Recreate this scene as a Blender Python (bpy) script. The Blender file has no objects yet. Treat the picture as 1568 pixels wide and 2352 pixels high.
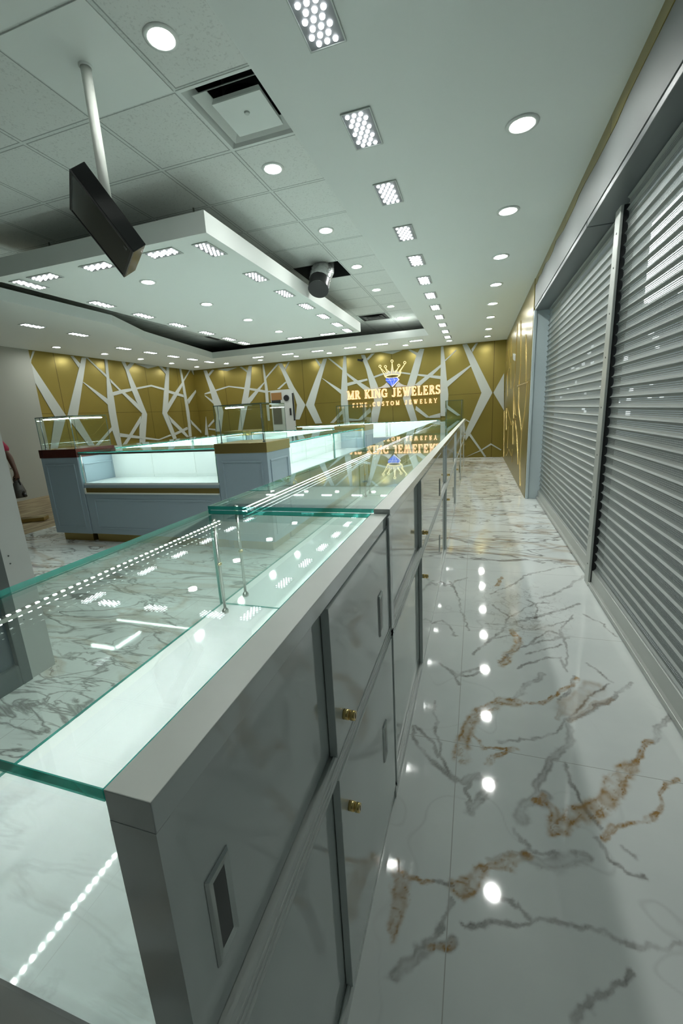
import bpy, bmesh, math, random
import numpy as np
from mathutils import Vector, Matrix
random.seed(4)
PI = math.pi
H = 1.25                      # camera height above the floor; traced heights below are relative to it
ZC = H + 1.863                # tile ceiling
ZS = H + 1.463                # plasterboard border (soffit) underside
scene = bpy.context.scene
COL = scene.collection

# ------------------------------------------------------------------ materials
def new_mat(name):
    m = bpy.data.materials.new(name); m.use_nodes = True
    nt = m.node_tree; nt.nodes.clear()
    out = nt.nodes.new('ShaderNodeOutputMaterial')
    return m, nt, out
def N(nt, kind, **kw):
    n = nt.nodes.new(kind)
    for k, v in kw.items():
        if k in n.inputs: n.inputs[k].default_value = v
        else: setattr(n, k, v)
    return n
def pbr(name, col, rough=.5, metal=0., spec=.5, coat=0., bump=0., bscale=60., vary=0., vscale=3., emit=None, estr=0.):
    m, nt, out = new_mat(name)
    b = N(nt, 'ShaderNodeBsdfPrincipled')
    b.inputs['Base Color'].default_value = (*col, 1); b.inputs['Roughness'].default_value = rough
    b.inputs['Metallic'].default_value = metal; b.inputs['Specular IOR Level'].default_value = spec
    b.inputs['Coat Weight'].default_value = coat; b.inputs['Coat Roughness'].default_value = .04
    if emit:
        b.inputs['Emission Color'].default_value = (*emit, 1); b.inputs['Emission Strength'].default_value = estr
    tc = N(nt, 'ShaderNodeTexCoord')
    if vary > 0:
        n = N(nt, 'ShaderNodeTexNoise', Scale=vscale, Detail=5.)
        nt.links.new(tc.outputs['Object'], n.inputs['Vector'])
        mr = N(nt, 'ShaderNodeMapRange'); mr.inputs['To Min'].default_value = 1 - vary; mr.inputs['To Max'].default_value = 1 + vary * .6
        nt.links.new(n.outputs['Fac'], mr.inputs['Value'])
        mx = N(nt, 'ShaderNodeVectorMath', operation='SCALE'); mx.inputs[0].default_value = col
        nt.links.new(mr.outputs['Result'], mx.inputs['Scale'])
        nt.links.new(mx.outputs['Vector'], b.inputs['Base Color'])
    if bump > 0:
        n = N(nt, 'ShaderNodeTexNoise', Scale=bscale, Detail=4.)
        nt.links.new(tc.outputs['Object'], n.inputs['Vector'])
        bp = N(nt, 'ShaderNodeBump', Strength=bump, Distance=.01)
        nt.links.new(n.outputs['Fac'], bp.inputs['Height']); nt.links.new(bp.outputs['Normal'], b.inputs['Normal'])
    nt.links.new(b.outputs['BSDF'], out.inputs['Surface'])
    return m
def emis(name, col, s):
    m, nt, out = new_mat(name)
    e = N(nt, 'ShaderNodeEmission'); e.inputs['Color'].default_value = (*col, 1); e.inputs['Strength'].default_value = s
    nt.links.new(e.outputs['Emission'], out.inputs['Surface']); return m
def glass_mat(name, tint, ior=1.5):
    m, nt, out = new_mat(name)
    t = N(nt, 'ShaderNodeBsdfTransparent'); t.inputs['Color'].default_value = (*tint, 1)
    g = N(nt, 'ShaderNodeBsdfGlossy', Roughness=.0); g.inputs['Color'].default_value = (.95, 1, .98, 1)
    lw = N(nt, 'ShaderNodeLayerWeight', Blend=.5)     # Schlick reflectance of one glass surface, same from both sides
    pw = N(nt, 'ShaderNodeMath', operation='POWER'); pw.inputs[1].default_value = 5.; nt.links.new(lw.outputs['Facing'], pw.inputs[0])
    f = N(nt, 'ShaderNodeMath', operation='MULTIPLY_ADD'); f.inputs[1].default_value = .90; f.inputs[2].default_value = .04; nt.links.new(pw.outputs[0], f.inputs[0])
    mx = N(nt, 'ShaderNodeMixShader')
    nt.links.new(f.outputs[0], mx.inputs[0]); nt.links.new(t.outputs[0], mx.inputs[1]); nt.links.new(g.outputs[0], mx.inputs[2])
    nt.links.new(mx.outputs[0], out.inputs['Surface']); return m

M = {}
M['white'] = pbr('white_laminate', (.70, .74, .72), .18, coat=.25)
M['door'] = pbr('white_gloss_door', (.62, .67, .65), .07, coat=.5, vary=.05, vscale=2)
M['deck'] = pbr('white_display_deck', (.76, .80, .79), .05, spec=.5, vary=.04, vscale=6)
M['cream'] = pbr('cream_top_rail', (.80, .83, .77), .3, vary=.08, vscale=14)
M['track'] = pbr('white_track', (.72, .75, .72), .3)
M['blue_white'] = pbr('pale_blue_grey_lacquer', (.33, .42, .48), .28, coat=.15)
M['gold_gloss'] = pbr('gold_band', (.36, .27, .095), .3, metal=.8)
M['brass'] = pbr('brass', (.75, .55, .22), .18, metal=1.)
M['chrome'] = pbr('chrome', (.42, .45, .44), .22, metal=1.)
M['steel'] = pbr('satin_steel', (.55, .55, .50), .25, metal=1.)
M['black'] = pbr('black_plastic', (.012, .013, .013), .35)
M['black_gloss'] = pbr('black_gloss', (.008, .009, .009), .12)
M['screen'] = pbr('dark_screen', (.012, .013, .013), .12, spec=.3, vary=.5, vscale=9)
M['plaster'] = pbr('painted_plasterboard', (.70, .74, .71), .55, bump=.02, bscale=90)
M['leftwall'] = pbr('dull_white_wall_paint', (.34, .345, .30), .75, vary=.05, vscale=1.)
M['header'] = pbr('grey_skim_coat_header', (.18, .19, .19), .6, vary=.12, vscale=3.)
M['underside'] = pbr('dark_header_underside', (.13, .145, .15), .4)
M['maroon'] = pbr('maroon_reflection_band', (.07, .012, .008), .2, coat=.3)  # red reflection in a gold band, painted as flat maroon
M['wallwhite'] = pbr('white_wall_paint', (.42, .435, .41), .7, vary=.03, vscale=1.2)
M['lattice'] = pbr('white_lattice', (.40, .42, .385), .5)
M['gold_line'] = pbr('polished_gold_edge', (.95, .74, .34), .2, metal=.9)
M['shutter_post'] = pbr('shutter_guide_rail', (.50, .52, .49), .4, metal=.3, vary=.06)
M['jamb'] = pbr('blue_white_jamb', (.52, .60, .62), .35)
M['foil'] = pbr('duct_foil_wrap', (.62, .63, .63), .22, metal=.75, bump=1.0, bscale=26)
M['emit_lens'] = emis('downlight_lens', (.97, 1., .965), 150.)
M['emit_bulb'] = emis('led_bulb', (.92, .97, 1.), 3.8)
M['emit_strip'] = emis('led_strip_diffuser', (.88, .97, 1.), 16.)
M['emit_dot'] = emis('led_strip_diode', (.95, 1., 1.), 130.)
M['emit_far'] = emis('led_strip_far', (.86, 1., .98), 22.)
M['vent'] = pbr('vent_enamel', (.62, .66, .63), .3)
M['plate'] = pbr('led_panel_plate', (.20, .21, .22), .4)
M['panelrim'] = pbr('light_panel_frame', (.45, .49, .46), .4)
M['glass'] = glass_mat('clear_glass', (.955, .985, .972))
M['glass_dark'] = pbr('storefront_glass', (.05, .07, .09), .04, coat=.6)
M['frame_metal'] = pbr('storefront_mullion', (.10, .115, .11), .35, metal=.4)
M['darkgap'] = pbr('dark_void', (.015, .017, .016), .9)
M['skin'] = pbr('brown_skin', (.105, .05, .03), .5)
M['red'] = pbr('red_shirt_cloth', (.30, .012, .05), .8, bump=.2, bscale=40)
M['trouser'] = pbr('dark_trouser_cloth', (.03, .032, .04), .85)
M['hair'] = pbr('black_hair', (.01, .009, .008), .7, bump=.6, bscale=90)
M['tool'] = pbr('grey_tool_casing', (.07, .07, .065), .45)
M['toolwhite'] = pbr('pale_tool_part', (.45, .46, .44), .5)
M['brown'] = pbr('brown_board', (.22, .11, .03), .5)
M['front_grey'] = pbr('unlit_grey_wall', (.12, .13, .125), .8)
M['white_screw'] = pbr('screw_head', (.2, .21, .2), .4, metal=.6)

# teal cut edge of glass
m, nt, out = new_mat('teal_glass_edge')
b = N(nt, 'ShaderNodeBsdfPrincipled'); b.inputs['Base Color'].default_value = (.03, .30, .25, 1)
b.inputs['Roughness'].default_value = .06; b.inputs['Coat Weight'].default_value = .5
t = N(nt, 'ShaderNodeBsdfTransparent'); t.inputs['Color'].default_value = (.12, .55, .47, 1)
mx = N(nt, 'ShaderNodeMixShader'); mx.inputs[0].default_value = .55
nt.links.new(t.outputs[0], mx.inputs[1]); nt.links.new(b.outputs[0], mx.inputs[2]); nt.links.new(mx.outputs[0], out.inputs['Surface'])
M['glass_edge'] = m
M['glass_edge_dark'] = pbr('dark_glass_edge', (.05, .10, .09), .1, coat=.4)

# gold wall panels: satin gold with thin dark joints
def gold_wall(name, axis):
    m, nt, out = new_mat(name)
    b = N(nt, 'ShaderNodeBsdfPrincipled', Roughness=.30, Metallic=.55)
    tc = N(nt, 'ShaderNodeTexCoord'); sp = N(nt, 'ShaderNodeSeparateXYZ'); nt.links.new(tc.outputs['Object'], sp.inputs[0])
    def joint(sock, off, period, half):
        a = N(nt, 'ShaderNodeMath', operation='SUBTRACT'); a.inputs[1].default_value = off; nt.links.new(sock, a.inputs[0])
        p = N(nt, 'ShaderNodeMath', operation='PINGPONG'); p.inputs[1].default_value = period / 2; nt.links.new(a.outputs[0], p.inputs[0])
        c = N(nt, 'ShaderNodeMath', operation='LESS_THAN'); c.inputs[1].default_value = half; nt.links.new(p.outputs[0], c.inputs[0]); return c.outputs[0]
    u = sp.outputs['X' if axis == 'x' else 'Y']
    j1 = joint(u, .385 if axis == 'x' else 6.62, 1.218, .006); j2 = joint(sp.outputs['Z'], H + .30, 2.6, .004)
    mxj = N(nt, 'ShaderNodeMath', operation='MAXIMUM'); nt.links.new(j1, mxj.inputs[0]); nt.links.new(j2, mxj.inputs[1])
    n = N(nt, 'ShaderNodeTexNoise', Scale=1.1, Detail=3.); nt.links.new(tc.outputs['Object'], n.inputs['Vector'])
    cr = N(nt, 'ShaderNodeValToRGB'); cr.color_ramp.elements[0].color = (.20, .155, .030, 1); cr.color_ramp.elements[1].color = (.285, .225, .052, 1)
    nt.links.new(n.outputs['Fac'], cr.inputs[0])
    mx = N(nt, 'ShaderNodeMix', data_type='RGBA'); mx.inputs['B'].default_value = (.10, .07, .015, 1)
    nt.links.new(mxj.outputs[0], mx.inputs['Factor']); nt.links.new(cr.outputs[0], mx.inputs['A'])
    nt.links.new(mx.outputs['Result'], b.inputs['Base Color']); nt.links.new(b.outputs[0], out.inputs['Surface'])
    return m
M['gold_x'] = gold_wall('gold_panel_wall_back', 'x'); M['gold_y'] = gold_wall('gold_panel_wall_side', 'y')

# acoustic tile ceiling
def ceiling_mat():
    m, nt, out = new_mat('acoustic_tile_ceiling')
    b = N(nt, 'ShaderNodeBsdfPrincipled', Roughness=.85)
    tc = N(nt, 'ShaderNodeTexCoord'); sp = N(nt, 'ShaderNodeSeparateXYZ'); nt.links.new(tc.outputs['Object'], sp.inputs[0])
    ds = []
    for ax, off in (('X', -1.69), ('Y', 2.51)):
        a = N(nt, 'ShaderNodeMath', operation='SUBTRACT'); a.inputs[1].default_value = off; nt.links.new(sp.outputs[ax], a.inputs[0])
        p = N(nt, 'ShaderNodeMath', operation='PINGPONG'); p.inputs[1].default_value = .305; nt.links.new(a.outputs[0], p.inputs[0]); ds.append(p.outputs[0])
    mn = N(nt, 'ShaderNodeMath', operation='MINIMUM'); nt.links.new(ds[0], mn.inputs[0]); nt.links.new(ds[1], mn.inputs[1])
    cr = N(nt, 'ShaderNodeValToRGB'); e = cr.color_ramp.elements
    e[0].position = 0; e[0].color = (.62, .66, .63, 1); e[1].position = 1; e[1].color = (.64, .67, .64, 1)
    for pos, c in ((.0105, (.62, .66, .63, 1)), (.0125, (.20, .22, .21, 1)), (.0165, (.24, .26, .25, 1)), (.019, (.64, .67, .64, 1))):
        q = e.new(pos); q.color = c
    nt.links.new(mn.outputs[0], cr.inputs[0])
    n = N(nt, 'ShaderNodeTexNoise', Scale=75., Detail=3.); nt.links.new(tc.outputs['Object'], n.inputs['Vector'])
    c2 = N(nt, 'ShaderNodeValToRGB'); c2.color_ramp.elements[0].position = .33; c2.color_ramp.elements[0].color = (.84, .84, .84, 1)
    c2.color_ramp.elements[1].position = .44; c2.color_ramp.elements[1].color = (1, 1, 1, 1); nt.links.new(n.outputs['Fac'], c2.inputs[0])
    mu = N(nt, 'ShaderNodeMix', data_type='RGBA', blend_type='MULTIPLY'); mu.inputs['Factor'].default_value = 1
    nt.links.new(cr.outputs[0], mu.inputs['A']); nt.links.new(c2.outputs[0], mu.inputs['B'])
    nt.links.new(mu.outputs['Result'], b.inputs['Base Color']); nt.links.new(b.outputs[0], out.inputs['Surface'])
    return m
M['tiles'] = ceiling_mat()

# marble floor: traced veins come from the mesh attribute, the rest from noise
def marble_mat():
    m, nt, out = new_mat('polished_marble_tile')
    b = N(nt, 'ShaderNodeBsdfPrincipled', Roughness=.045); b.inputs['Specular IOR Level'].default_value = .6
    tc = N(nt, 'ShaderNodeTexCoord'); sp = N(nt, 'ShaderNodeSeparateXYZ'); nt.links.new(tc.outputs['Object'], sp.inputs[0])
    at = N(nt, 'ShaderNodeAttribute', attribute_name='veins'); sa = N(nt, 'ShaderNodeSeparateColor'); nt.links.new(at.outputs['Color'], sa.inputs[0])
    # procedural veins elsewhere, long streaks across the aisle
    mp = N(nt, 'ShaderNodeMapping'); mp.inputs['Scale'].default_value = (.55, 1.5, 1); mp.inputs['Rotation'].default_value = (0, 0, .35)
    nt.links.new(tc.outputs['Object'], mp.inputs[0])
    def vein(scale, det, dist, lo, hi):
        n = N(nt, 'ShaderNodeTexNoise', Scale=scale, Detail=det, Distortion=dist); nt.links.new(mp.outputs[0], n.inputs['Vector'])
        s = N(nt, 'ShaderNodeMath', operation='SUBTRACT'); s.inputs[1].default_value = .5; nt.links.new(n.outputs['Fac'], s.inputs[0])
        a = N(nt, 'ShaderNodeMath', operation='ABSOLUTE'); nt.links.new(s.outputs[0], a.inputs[0])
        r = N(nt, 'ShaderNodeMapRange'); r.inputs['From Min'].default_value = lo; r.inputs['From Max'].default_value = hi
        r.inputs['To Min'].default_value = 1; r.inputs['To Max'].default_value = 0; nt.links.new(a.outputs[0], r.inputs['Value']); return r.outputs[0]
    v1 = vein(2.0, 7., 1.0, .0, .020); v2 = vein(4.6, 6., .7, .0, .022); v3 = vein(.8, 5., 1.4, .0, .03)
    patch = N(nt, 'ShaderNodeTexNoise', Scale=1.3, Detail=2.); nt.links.new(tc.outputs['Object'], patch.inputs['Vector'])
    pr = N(nt, 'ShaderNodeMapRange'); pr.inputs['From Min'].default_value = .42; pr.inputs['From Max'].default_value = .6; nt.links.new(patch.outputs['Fac'], pr.inputs['Value'])
    def math_(op, a, b_):
        n = N(nt, 'ShaderNodeMath', operation=op)
        for i, q in enumerate((a, b_)):
            if isinstance(q, (int, float)): n.inputs[i].default_value = q
            else: nt.links.new(q, n.inputs[i])
        return n.outputs[0]
    pv = math_('MAXIMUM', v1, math_('MULTIPLY', v2, pr.outputs[0])); inv = math_('SUBTRACT', 1., sa.outputs[2])
    grey = math_('ADD', sa.outputs[0], math_('MULTIPLY', math_('MULTIPLY', pv, .88), inv))
    gold = math_('ADD', sa.outputs[1], math_('MULTIPLY', math_('MULTIPLY', v3, .38), inv))
    base = N(nt, 'ShaderNodeTexNoise', Scale=1.7, Detail=4.); nt.links.new(tc.outputs['Object'], base.inputs['Vector'])
    cb = N(nt, 'ShaderNodeValToRGB'); cb.color_ramp.elements[0].color = (.74, .78, .76, 1); cb.color_ramp.elements[1].color = (.88, .91, .88, 1)
    cb.color_ramp.elements[0].position = .3; cb.color_ramp.elements[1].position = .62; nt.links.new(base.outputs['Fac'], cb.inputs[0])
    m1 = N(nt, 'ShaderNodeMix', data_type='RGBA'); m1.inputs['B'].default_value = (.20, .18, .165, 1); m1.clamp_factor = True
    nt.links.new(grey, m1.inputs['Factor']); nt.links.new(cb.outputs[0], m1.inputs['A'])
    m2 = N(nt, 'ShaderNodeMix', data_type='RGBA'); m2.inputs['B'].default_value = (.40, .24, .085, 1); m2.clamp_factor = True
    nt.links.new(gold, m2.inputs['Factor']); nt.links.new(m1.outputs['Result'], m2.inputs['A'])
    ds = []
    for ax, off in (('X', -.043), ('Y', 1.40)):
        a = math_('SUBTRACT', sp.outputs[ax], off); ds.append(math_('PINGPONG', a, .4575))
    g = math_('LESS_THAN', math_('MINIMUM', ds[0], ds[1]), .0012)
    m3 = N(nt, 'ShaderNodeMix', data_type='RGBA'); m3.inputs['B'].default_value = (.50, .50, .47, 1)
    nt.links.new(g, m3.inputs['Factor']); nt.links.new(m2.outputs['Result'], m3.inputs['A'])
    nt.links.new(m3.outputs['Result'], b.inputs['Base Color']); nt.links.new(b.outputs[0], out.inputs['Surface'])
    return m
M['marble'] = marble_mat()

def wood_mat():
    m, nt, out = new_mat('worn_wood_planks')
    b = N(nt, 'ShaderNodeBsdfPrincipled', Roughness=.6)
    tc = N(nt, 'ShaderNodeTexCoord'); mp = N(nt, 'ShaderNodeMapping'); mp.inputs['Scale'].default_value = (5, .8, 1); mp.inputs['Rotation'].default_value = (0, 0, 1.2)
    nt.links.new(tc.outputs['Object'], mp.inputs[0])
    n = N(nt, 'ShaderNodeTexNoise', Scale=3., Detail=6.); nt.links.new(mp.outputs[0], n.inputs['Vector'])
    cr = N(nt, 'ShaderNodeValToRGB'); cr.color_ramp.elements[0].position = .35; cr.color_ramp.elements[0].color = (.16, .11, .055, 1)
    cr.color_ramp.elements[1].position = .65; cr.color_ramp.elements[1].color = (.42, .34, .20, 1)
    nt.links.new(n.outputs['Fac'], cr.inputs[0]); nt.links.new(cr.outputs[0], b.inputs['Base Color']); nt.links.new(b.outputs[0], out.inputs['Surface'])
    return m
M['wood'] = wood_mat()

# perforated roller shutter slats: small punched holes in the belly of every slat
PITCH = .0600
def shutter_mat():
    m, nt, out = new_mat('perforated_aluminium_slats')
    b = N(nt, 'ShaderNodeBsdfPrincipled', Roughness=.48, Metallic=.25); b.inputs['Base Color'].default_value = (.27, .295, .28, 1)
    tc = N(nt, 'ShaderNodeTexCoord'); sp = N(nt, 'ShaderNodeSeparateXYZ'); nt.links.new(tc.outputs['Object'], sp.inputs[0])
    def mt(op, a, b_=0.):
        n = N(nt, 'ShaderNodeMath', operation=op)
        for i, q in enumerate((a, b_)):
            if isinstance(q, (int, float)): n.inputs[i].default_value = q
            else: nt.links.new(q, n.inputs[i])
        return n.outputs[0]
    y = mt('PINGPONG', sp.outputs['Y'], .005)          # hole pitch 10 mm along the slat
    zf = mt('FRACT', mt('DIVIDE', sp.outputs['Z'], PITCH))
    z = mt('PINGPONG', mt('MULTIPLY', zf, PITCH), .0045)
    d = mt('SQRT', mt('ADD', mt('POWER', y, 2.), mt('POWER', z, 2.)))
    hole = mt('LESS_THAN', d, .0023)
    band = mt('MULTIPLY', mt('GREATER_THAN', zf, .28), mt('LESS_THAN', zf, .78))
    hole = mt('MULTIPLY', hole, band)
    t = N(nt, 'ShaderNodeBsdfTransparent'); mx = N(nt, 'ShaderNodeMixShader')
    nt.links.new(hole, mx.inputs[0]); nt.links.new(b.outputs[0], mx.inputs[1]); nt.links.new(t.outputs[0], mx.inputs[2]); nt.links.new(mx.outputs[0], out.inputs['Surface'])
    return m
M['shutter'] = shutter_mat()

# ------------------------------------------------------------------ mesh helpers
def BM(): return bmesh.new()
def box(bm, x0, x1, y0, y1, z0, z1, mi=0):
    v = [bm.verts.new(p) for p in ((x0,y0,z0),(x1,y0,z0),(x1,y1,z0),(x0,y1,z0),(x0,y0,z1),(x1,y0,z1),(x1,y1,z1),(x0,y1,z1))]
    for q in ((3,2,1,0),(4,5,6,7),(0,1,5,4),(1,2,6,5),(2,3,7,6),(3,0,4,7)):
        f = bm.faces.new([v[i] for i in q]); f.material_index = mi
    return v
def obox(bm, c, dims, mat3, mi=0):
    v = box(bm, -dims[0]/2, dims[0]/2, -dims[1]/2, dims[1]/2, -dims[2]/2, dims[2]/2, mi)
    for a in v: a.co = mat3 @ a.co + Vector(c)
    return v
def cyl(bm, p0, p1, r0, r1=None, seg=12, cap=True, mi=0):
    if r1 is None: r1 = r0
    p0 = Vector(p0); p1 = Vector(p1); d = (p1 - p0).normalized()
    u = d.orthogonal().normalized(); w = d.cross(u)
    a = [bm.verts.new(p0 + (u*math.cos(2*PI*i/seg) + w*math.sin(2*PI*i/seg))*r0) for i in range(seg)]
    b = [bm.verts.new(p1 + (u*math.cos(2*PI*i/seg) + w*math.sin(2*PI*i/seg))*r1) for i in range(seg)]
    for i in range(seg):
        f = bm.faces.new((a[i], a[(i+1)%seg], b[(i+1)%seg], b[i])); f.smooth = True; f.material_index = mi
    if cap:
        f = bm.faces.new(a[::-1]); f.material_index = mi; f = bm.faces.new(b); f.material_index = mi
def lathe(bm, c, prof, seg=24, smooth=True, mi=0):
    rings = []
    for r, z in prof:
        rings.append([bm.verts.new((c[0] + r*math.cos(2*PI*i/seg), c[1] + r*math.sin(2*PI*i/seg), c[2] + z)) for i in range(seg)])
    for a, b in zip(rings, rings[1:]):
        for i in range(seg):
            f = bm.faces.new((a[i], a[(i+1)%seg], b[(i+1)%seg], b[i])); f.smooth = smooth; f.material_index = mi
def prism(bm, pts, d, mi=0):          # polygon pts (3D) extruded by vector d
    a = [bm.verts.new(p) for p in pts]; b = [bm.verts.new(Vector(p) + Vector(d)) for p in pts]; n = len(pts)
    for q in (a, b[::-1]):
        f = bm.faces.new(q); f.material_index = mi
    for i in range(n):
        f = bm.faces.new((a[i], b[i], b[(i+1)%n], a[(i+1)%n])); f.material_index = mi
def obj(name, bm, mats, parent=None, bevel=0., tri=False):
    bm.normal_update()
    if tri: bmesh.ops.triangulate(bm, faces=bm.faces[:], ngon_method='EAR_CLIP')
    bm.normal_update()
    bmesh.ops.recalc_face_normals(bm, faces=bm.faces[:])
    me = bpy.data.meshes.new(name)
    if parent is not None:
        loc = WORLD[parent.name]
        bmesh.ops.translate(bm, verts=bm.verts[:], vec=-loc)
    bm.to_mesh(me); bm.free()
    for mt in (mats if isinstance(mats, (list, tuple)) else [mats]): me.materials.append(M[mt])
    o = bpy.data.objects.new(name, me); COL.objects.link(o)
    if parent is not None:
        o.parent = parent; WORLD[o.name] = WORLD[parent.name]
    else: WORLD[o.name] = Vector((0, 0, 0))
    if bevel:
        b = o.modifiers.new('bevel', 'BEVEL'); b.width = bevel; b.segments = 2; b.limit_method = 'ANGLE'
    return o
WORLD = {}
def thing(name, label, cat, loc=(0, 0, 0), group=None):
    o = bpy.data.objects.new(name, None); COL.objects.link(o); o.location = loc; o.empty_display_size = .1
    WORLD[o.name] = Vector(loc); o['label'] = label; o['category'] = cat
    if group: o['group'] = group
    return o
def tag(o, label, cat, group=None):
    o['label'] = label; o['category'] = cat
    if group: o['group'] = group
    return o
def struct(o): o['kind'] = 'structure'; return o
def dup(root, loc, label):
    r = root.copy(); COL.objects.link(r); r.location = loc; r['label'] = label
    def rec(src, dst):
        for ch in list(src.children):
            if ch.parent is not src: continue
            c = ch.copy(); COL.objects.link(c); c.parent = dst; c.matrix_parent_inverse = ch.matrix_parent_inverse.copy(); rec(ch, c)
    rec(root, r); return r
ORD = ['nearest', 'second-nearest', 'third-nearest', 'fourth-nearest', 'fifth-nearest', 'sixth-nearest', 'seventh-nearest', 'eighth-nearest', 'ninth-nearest', 'tenth-nearest', 'eleventh-nearest', 'twelfth-nearest']

# traced shapes (metres)
TVM=[[-0.36665, -0.43673, 0.82148], [0.53172, 0.62618, 0.57023], [-0.76344, 0.64588, 0.00263]]
CAMR=[[0.9528785, 0.2986442, -0.053238], [0.0194005, -0.235134, -0.9717693], [-0.3027313, 0.9249452, -0.229848]]
EXPO=1.15
LEFT_PAT=[[[6.207,1.445],[6.25,1.45],[6.143,1.281],[6.124,1.22],[6.094,1.296]],[[6.095,1.301],[6.129,1.221],[6.63,0.246],[6.373,0.252],[6.108,0.871],[6.095,0.93]],[[7.253,1.439],[7.37,1.451],[6.891,0.241],[6.654,0.246]],[[6.994,1.444],[7.059,1.451],[7.19,1.311],[7.138,1.223]],[[7.363,1.45],[7.405,1.454],[7.81,1.123],[7.812,1.063]],[[7.155,0.945],[7.194,0.936],[7.74,0.602],[7.725,0.468]],[[6.38,0.252],[6.629,0.247],[6.264,-0.441],[6.107,-0.425]],[[6.635,0.247],[6.878,0.242],[7.185,-0.436],[7.04,-0.423]],[[7.155,-0.419],[7.237,-0.427],[7.756,-0.065],[7.754,0.008]],[[7.844,1.457],[7.918,1.464],[7.883,1.074],[7.919,0.664],[7.904,0.261],[7.91,-0.464],[7.786,-0.47],[7.709,-0.088],[7.702,0.264],[7.712,0.496],[7.813,1.086]],[[7.676,1.244],[7.813,1.134],[7.809,1.069],[7.665,1.195]],[[7.89,1.058],[7.912,0.969],[8.548,0.411],[8.715,0.265],[8.824,0.3],[8.576,0.536],[8.271,0.757],[8.131,0.838]],[[7.873,0.746],[7.899,0.672],[8.515,0.808],[8.643,0.839],[9.173,0.932],[9.627,0.855],[9.667,0.904],[9.182,0.975],[8.64,0.883],[8.218,0.824]],[[8.324,1.454],[8.427,1.463],[8.501,1.274],[8.654,0.892],[8.836,0.355],[8.877,0.244],[8.663,-0.436],[8.468,-0.457],[8.559,-0.041],[8.715,0.265],[8.584,0.571],[8.493,0.816],[8.409,1.276]],[[8.436,1.346],[8.587,1.453],[8.718,1.456],[8.503,1.283]],[[8.753,1.45],[8.976,1.453],[9.563,1.467],[9.163,1.37]],[[9.563,1.467],[9.663,1.476],[9.837,1.347],[9.792,1.276]],[[9.862,1.464],[9.961,1.472],[9.819,0.861],[9.712,0.506],[9.617,0.27],[9.861,-0.427],[9.717,-0.447],[9.439,0.253],[9.61,0.777],[9.798,1.306]],[[9.819,0.861],[10.407,0.758],[10.408,0.686],[9.789,0.792]],[[9.712,0.506],[9.617,0.27],[10.108,0.71],[10.391,0.983],[10.483,1.109],[10.88,1.465],[10.827,1.461],[10.376,1.063],[10.031,0.789]],[[10.392,1.468],[10.458,1.473],[10.497,1.171],[10.532,0.719],[10.568,0.256],[10.526,-0.419],[10.404,-0.422],[10.436,-0.038],[10.429,0.551],[10.408,1.065]],[[10.543,0.615],[10.586,0.5],[11.123,0.949],[11.091,0.969]],[[10.915,1.467],[11.021,1.476],[11.347,0.869],[11.366,0.425],[11.252,0.778],[11.087,1.205]],[[11.115,1.334],[11.219,1.48],[11.274,1.484],[11.156,1.273]],[[7.897,-0.167],[7.889,-0.253],[9.147,-0.431],[9.663,-0.342],[9.625,-0.309],[9.168,-0.401],[8.689,-0.316]],[[8.65,0.202],[8.621,0.066],[8.315,-0.209],[8.036,-0.457],[7.936,-0.449],[8.194,-0.22]],[[9.648,0.21],[10.196,-0.218],[10.387,-0.421],[10.285,-0.424],[10.004,-0.208],[9.726,0.019]],[[9.8,-0.279],[10.38,-0.142],[10.399,-0.207],[9.817,-0.341]],[[10.561,0.065],[10.602,-0.066],[11.057,-0.398],[11.15,-0.404]],[[11.294,0.088],[11.188,-0.406],[11.092,-0.411]]]
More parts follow.
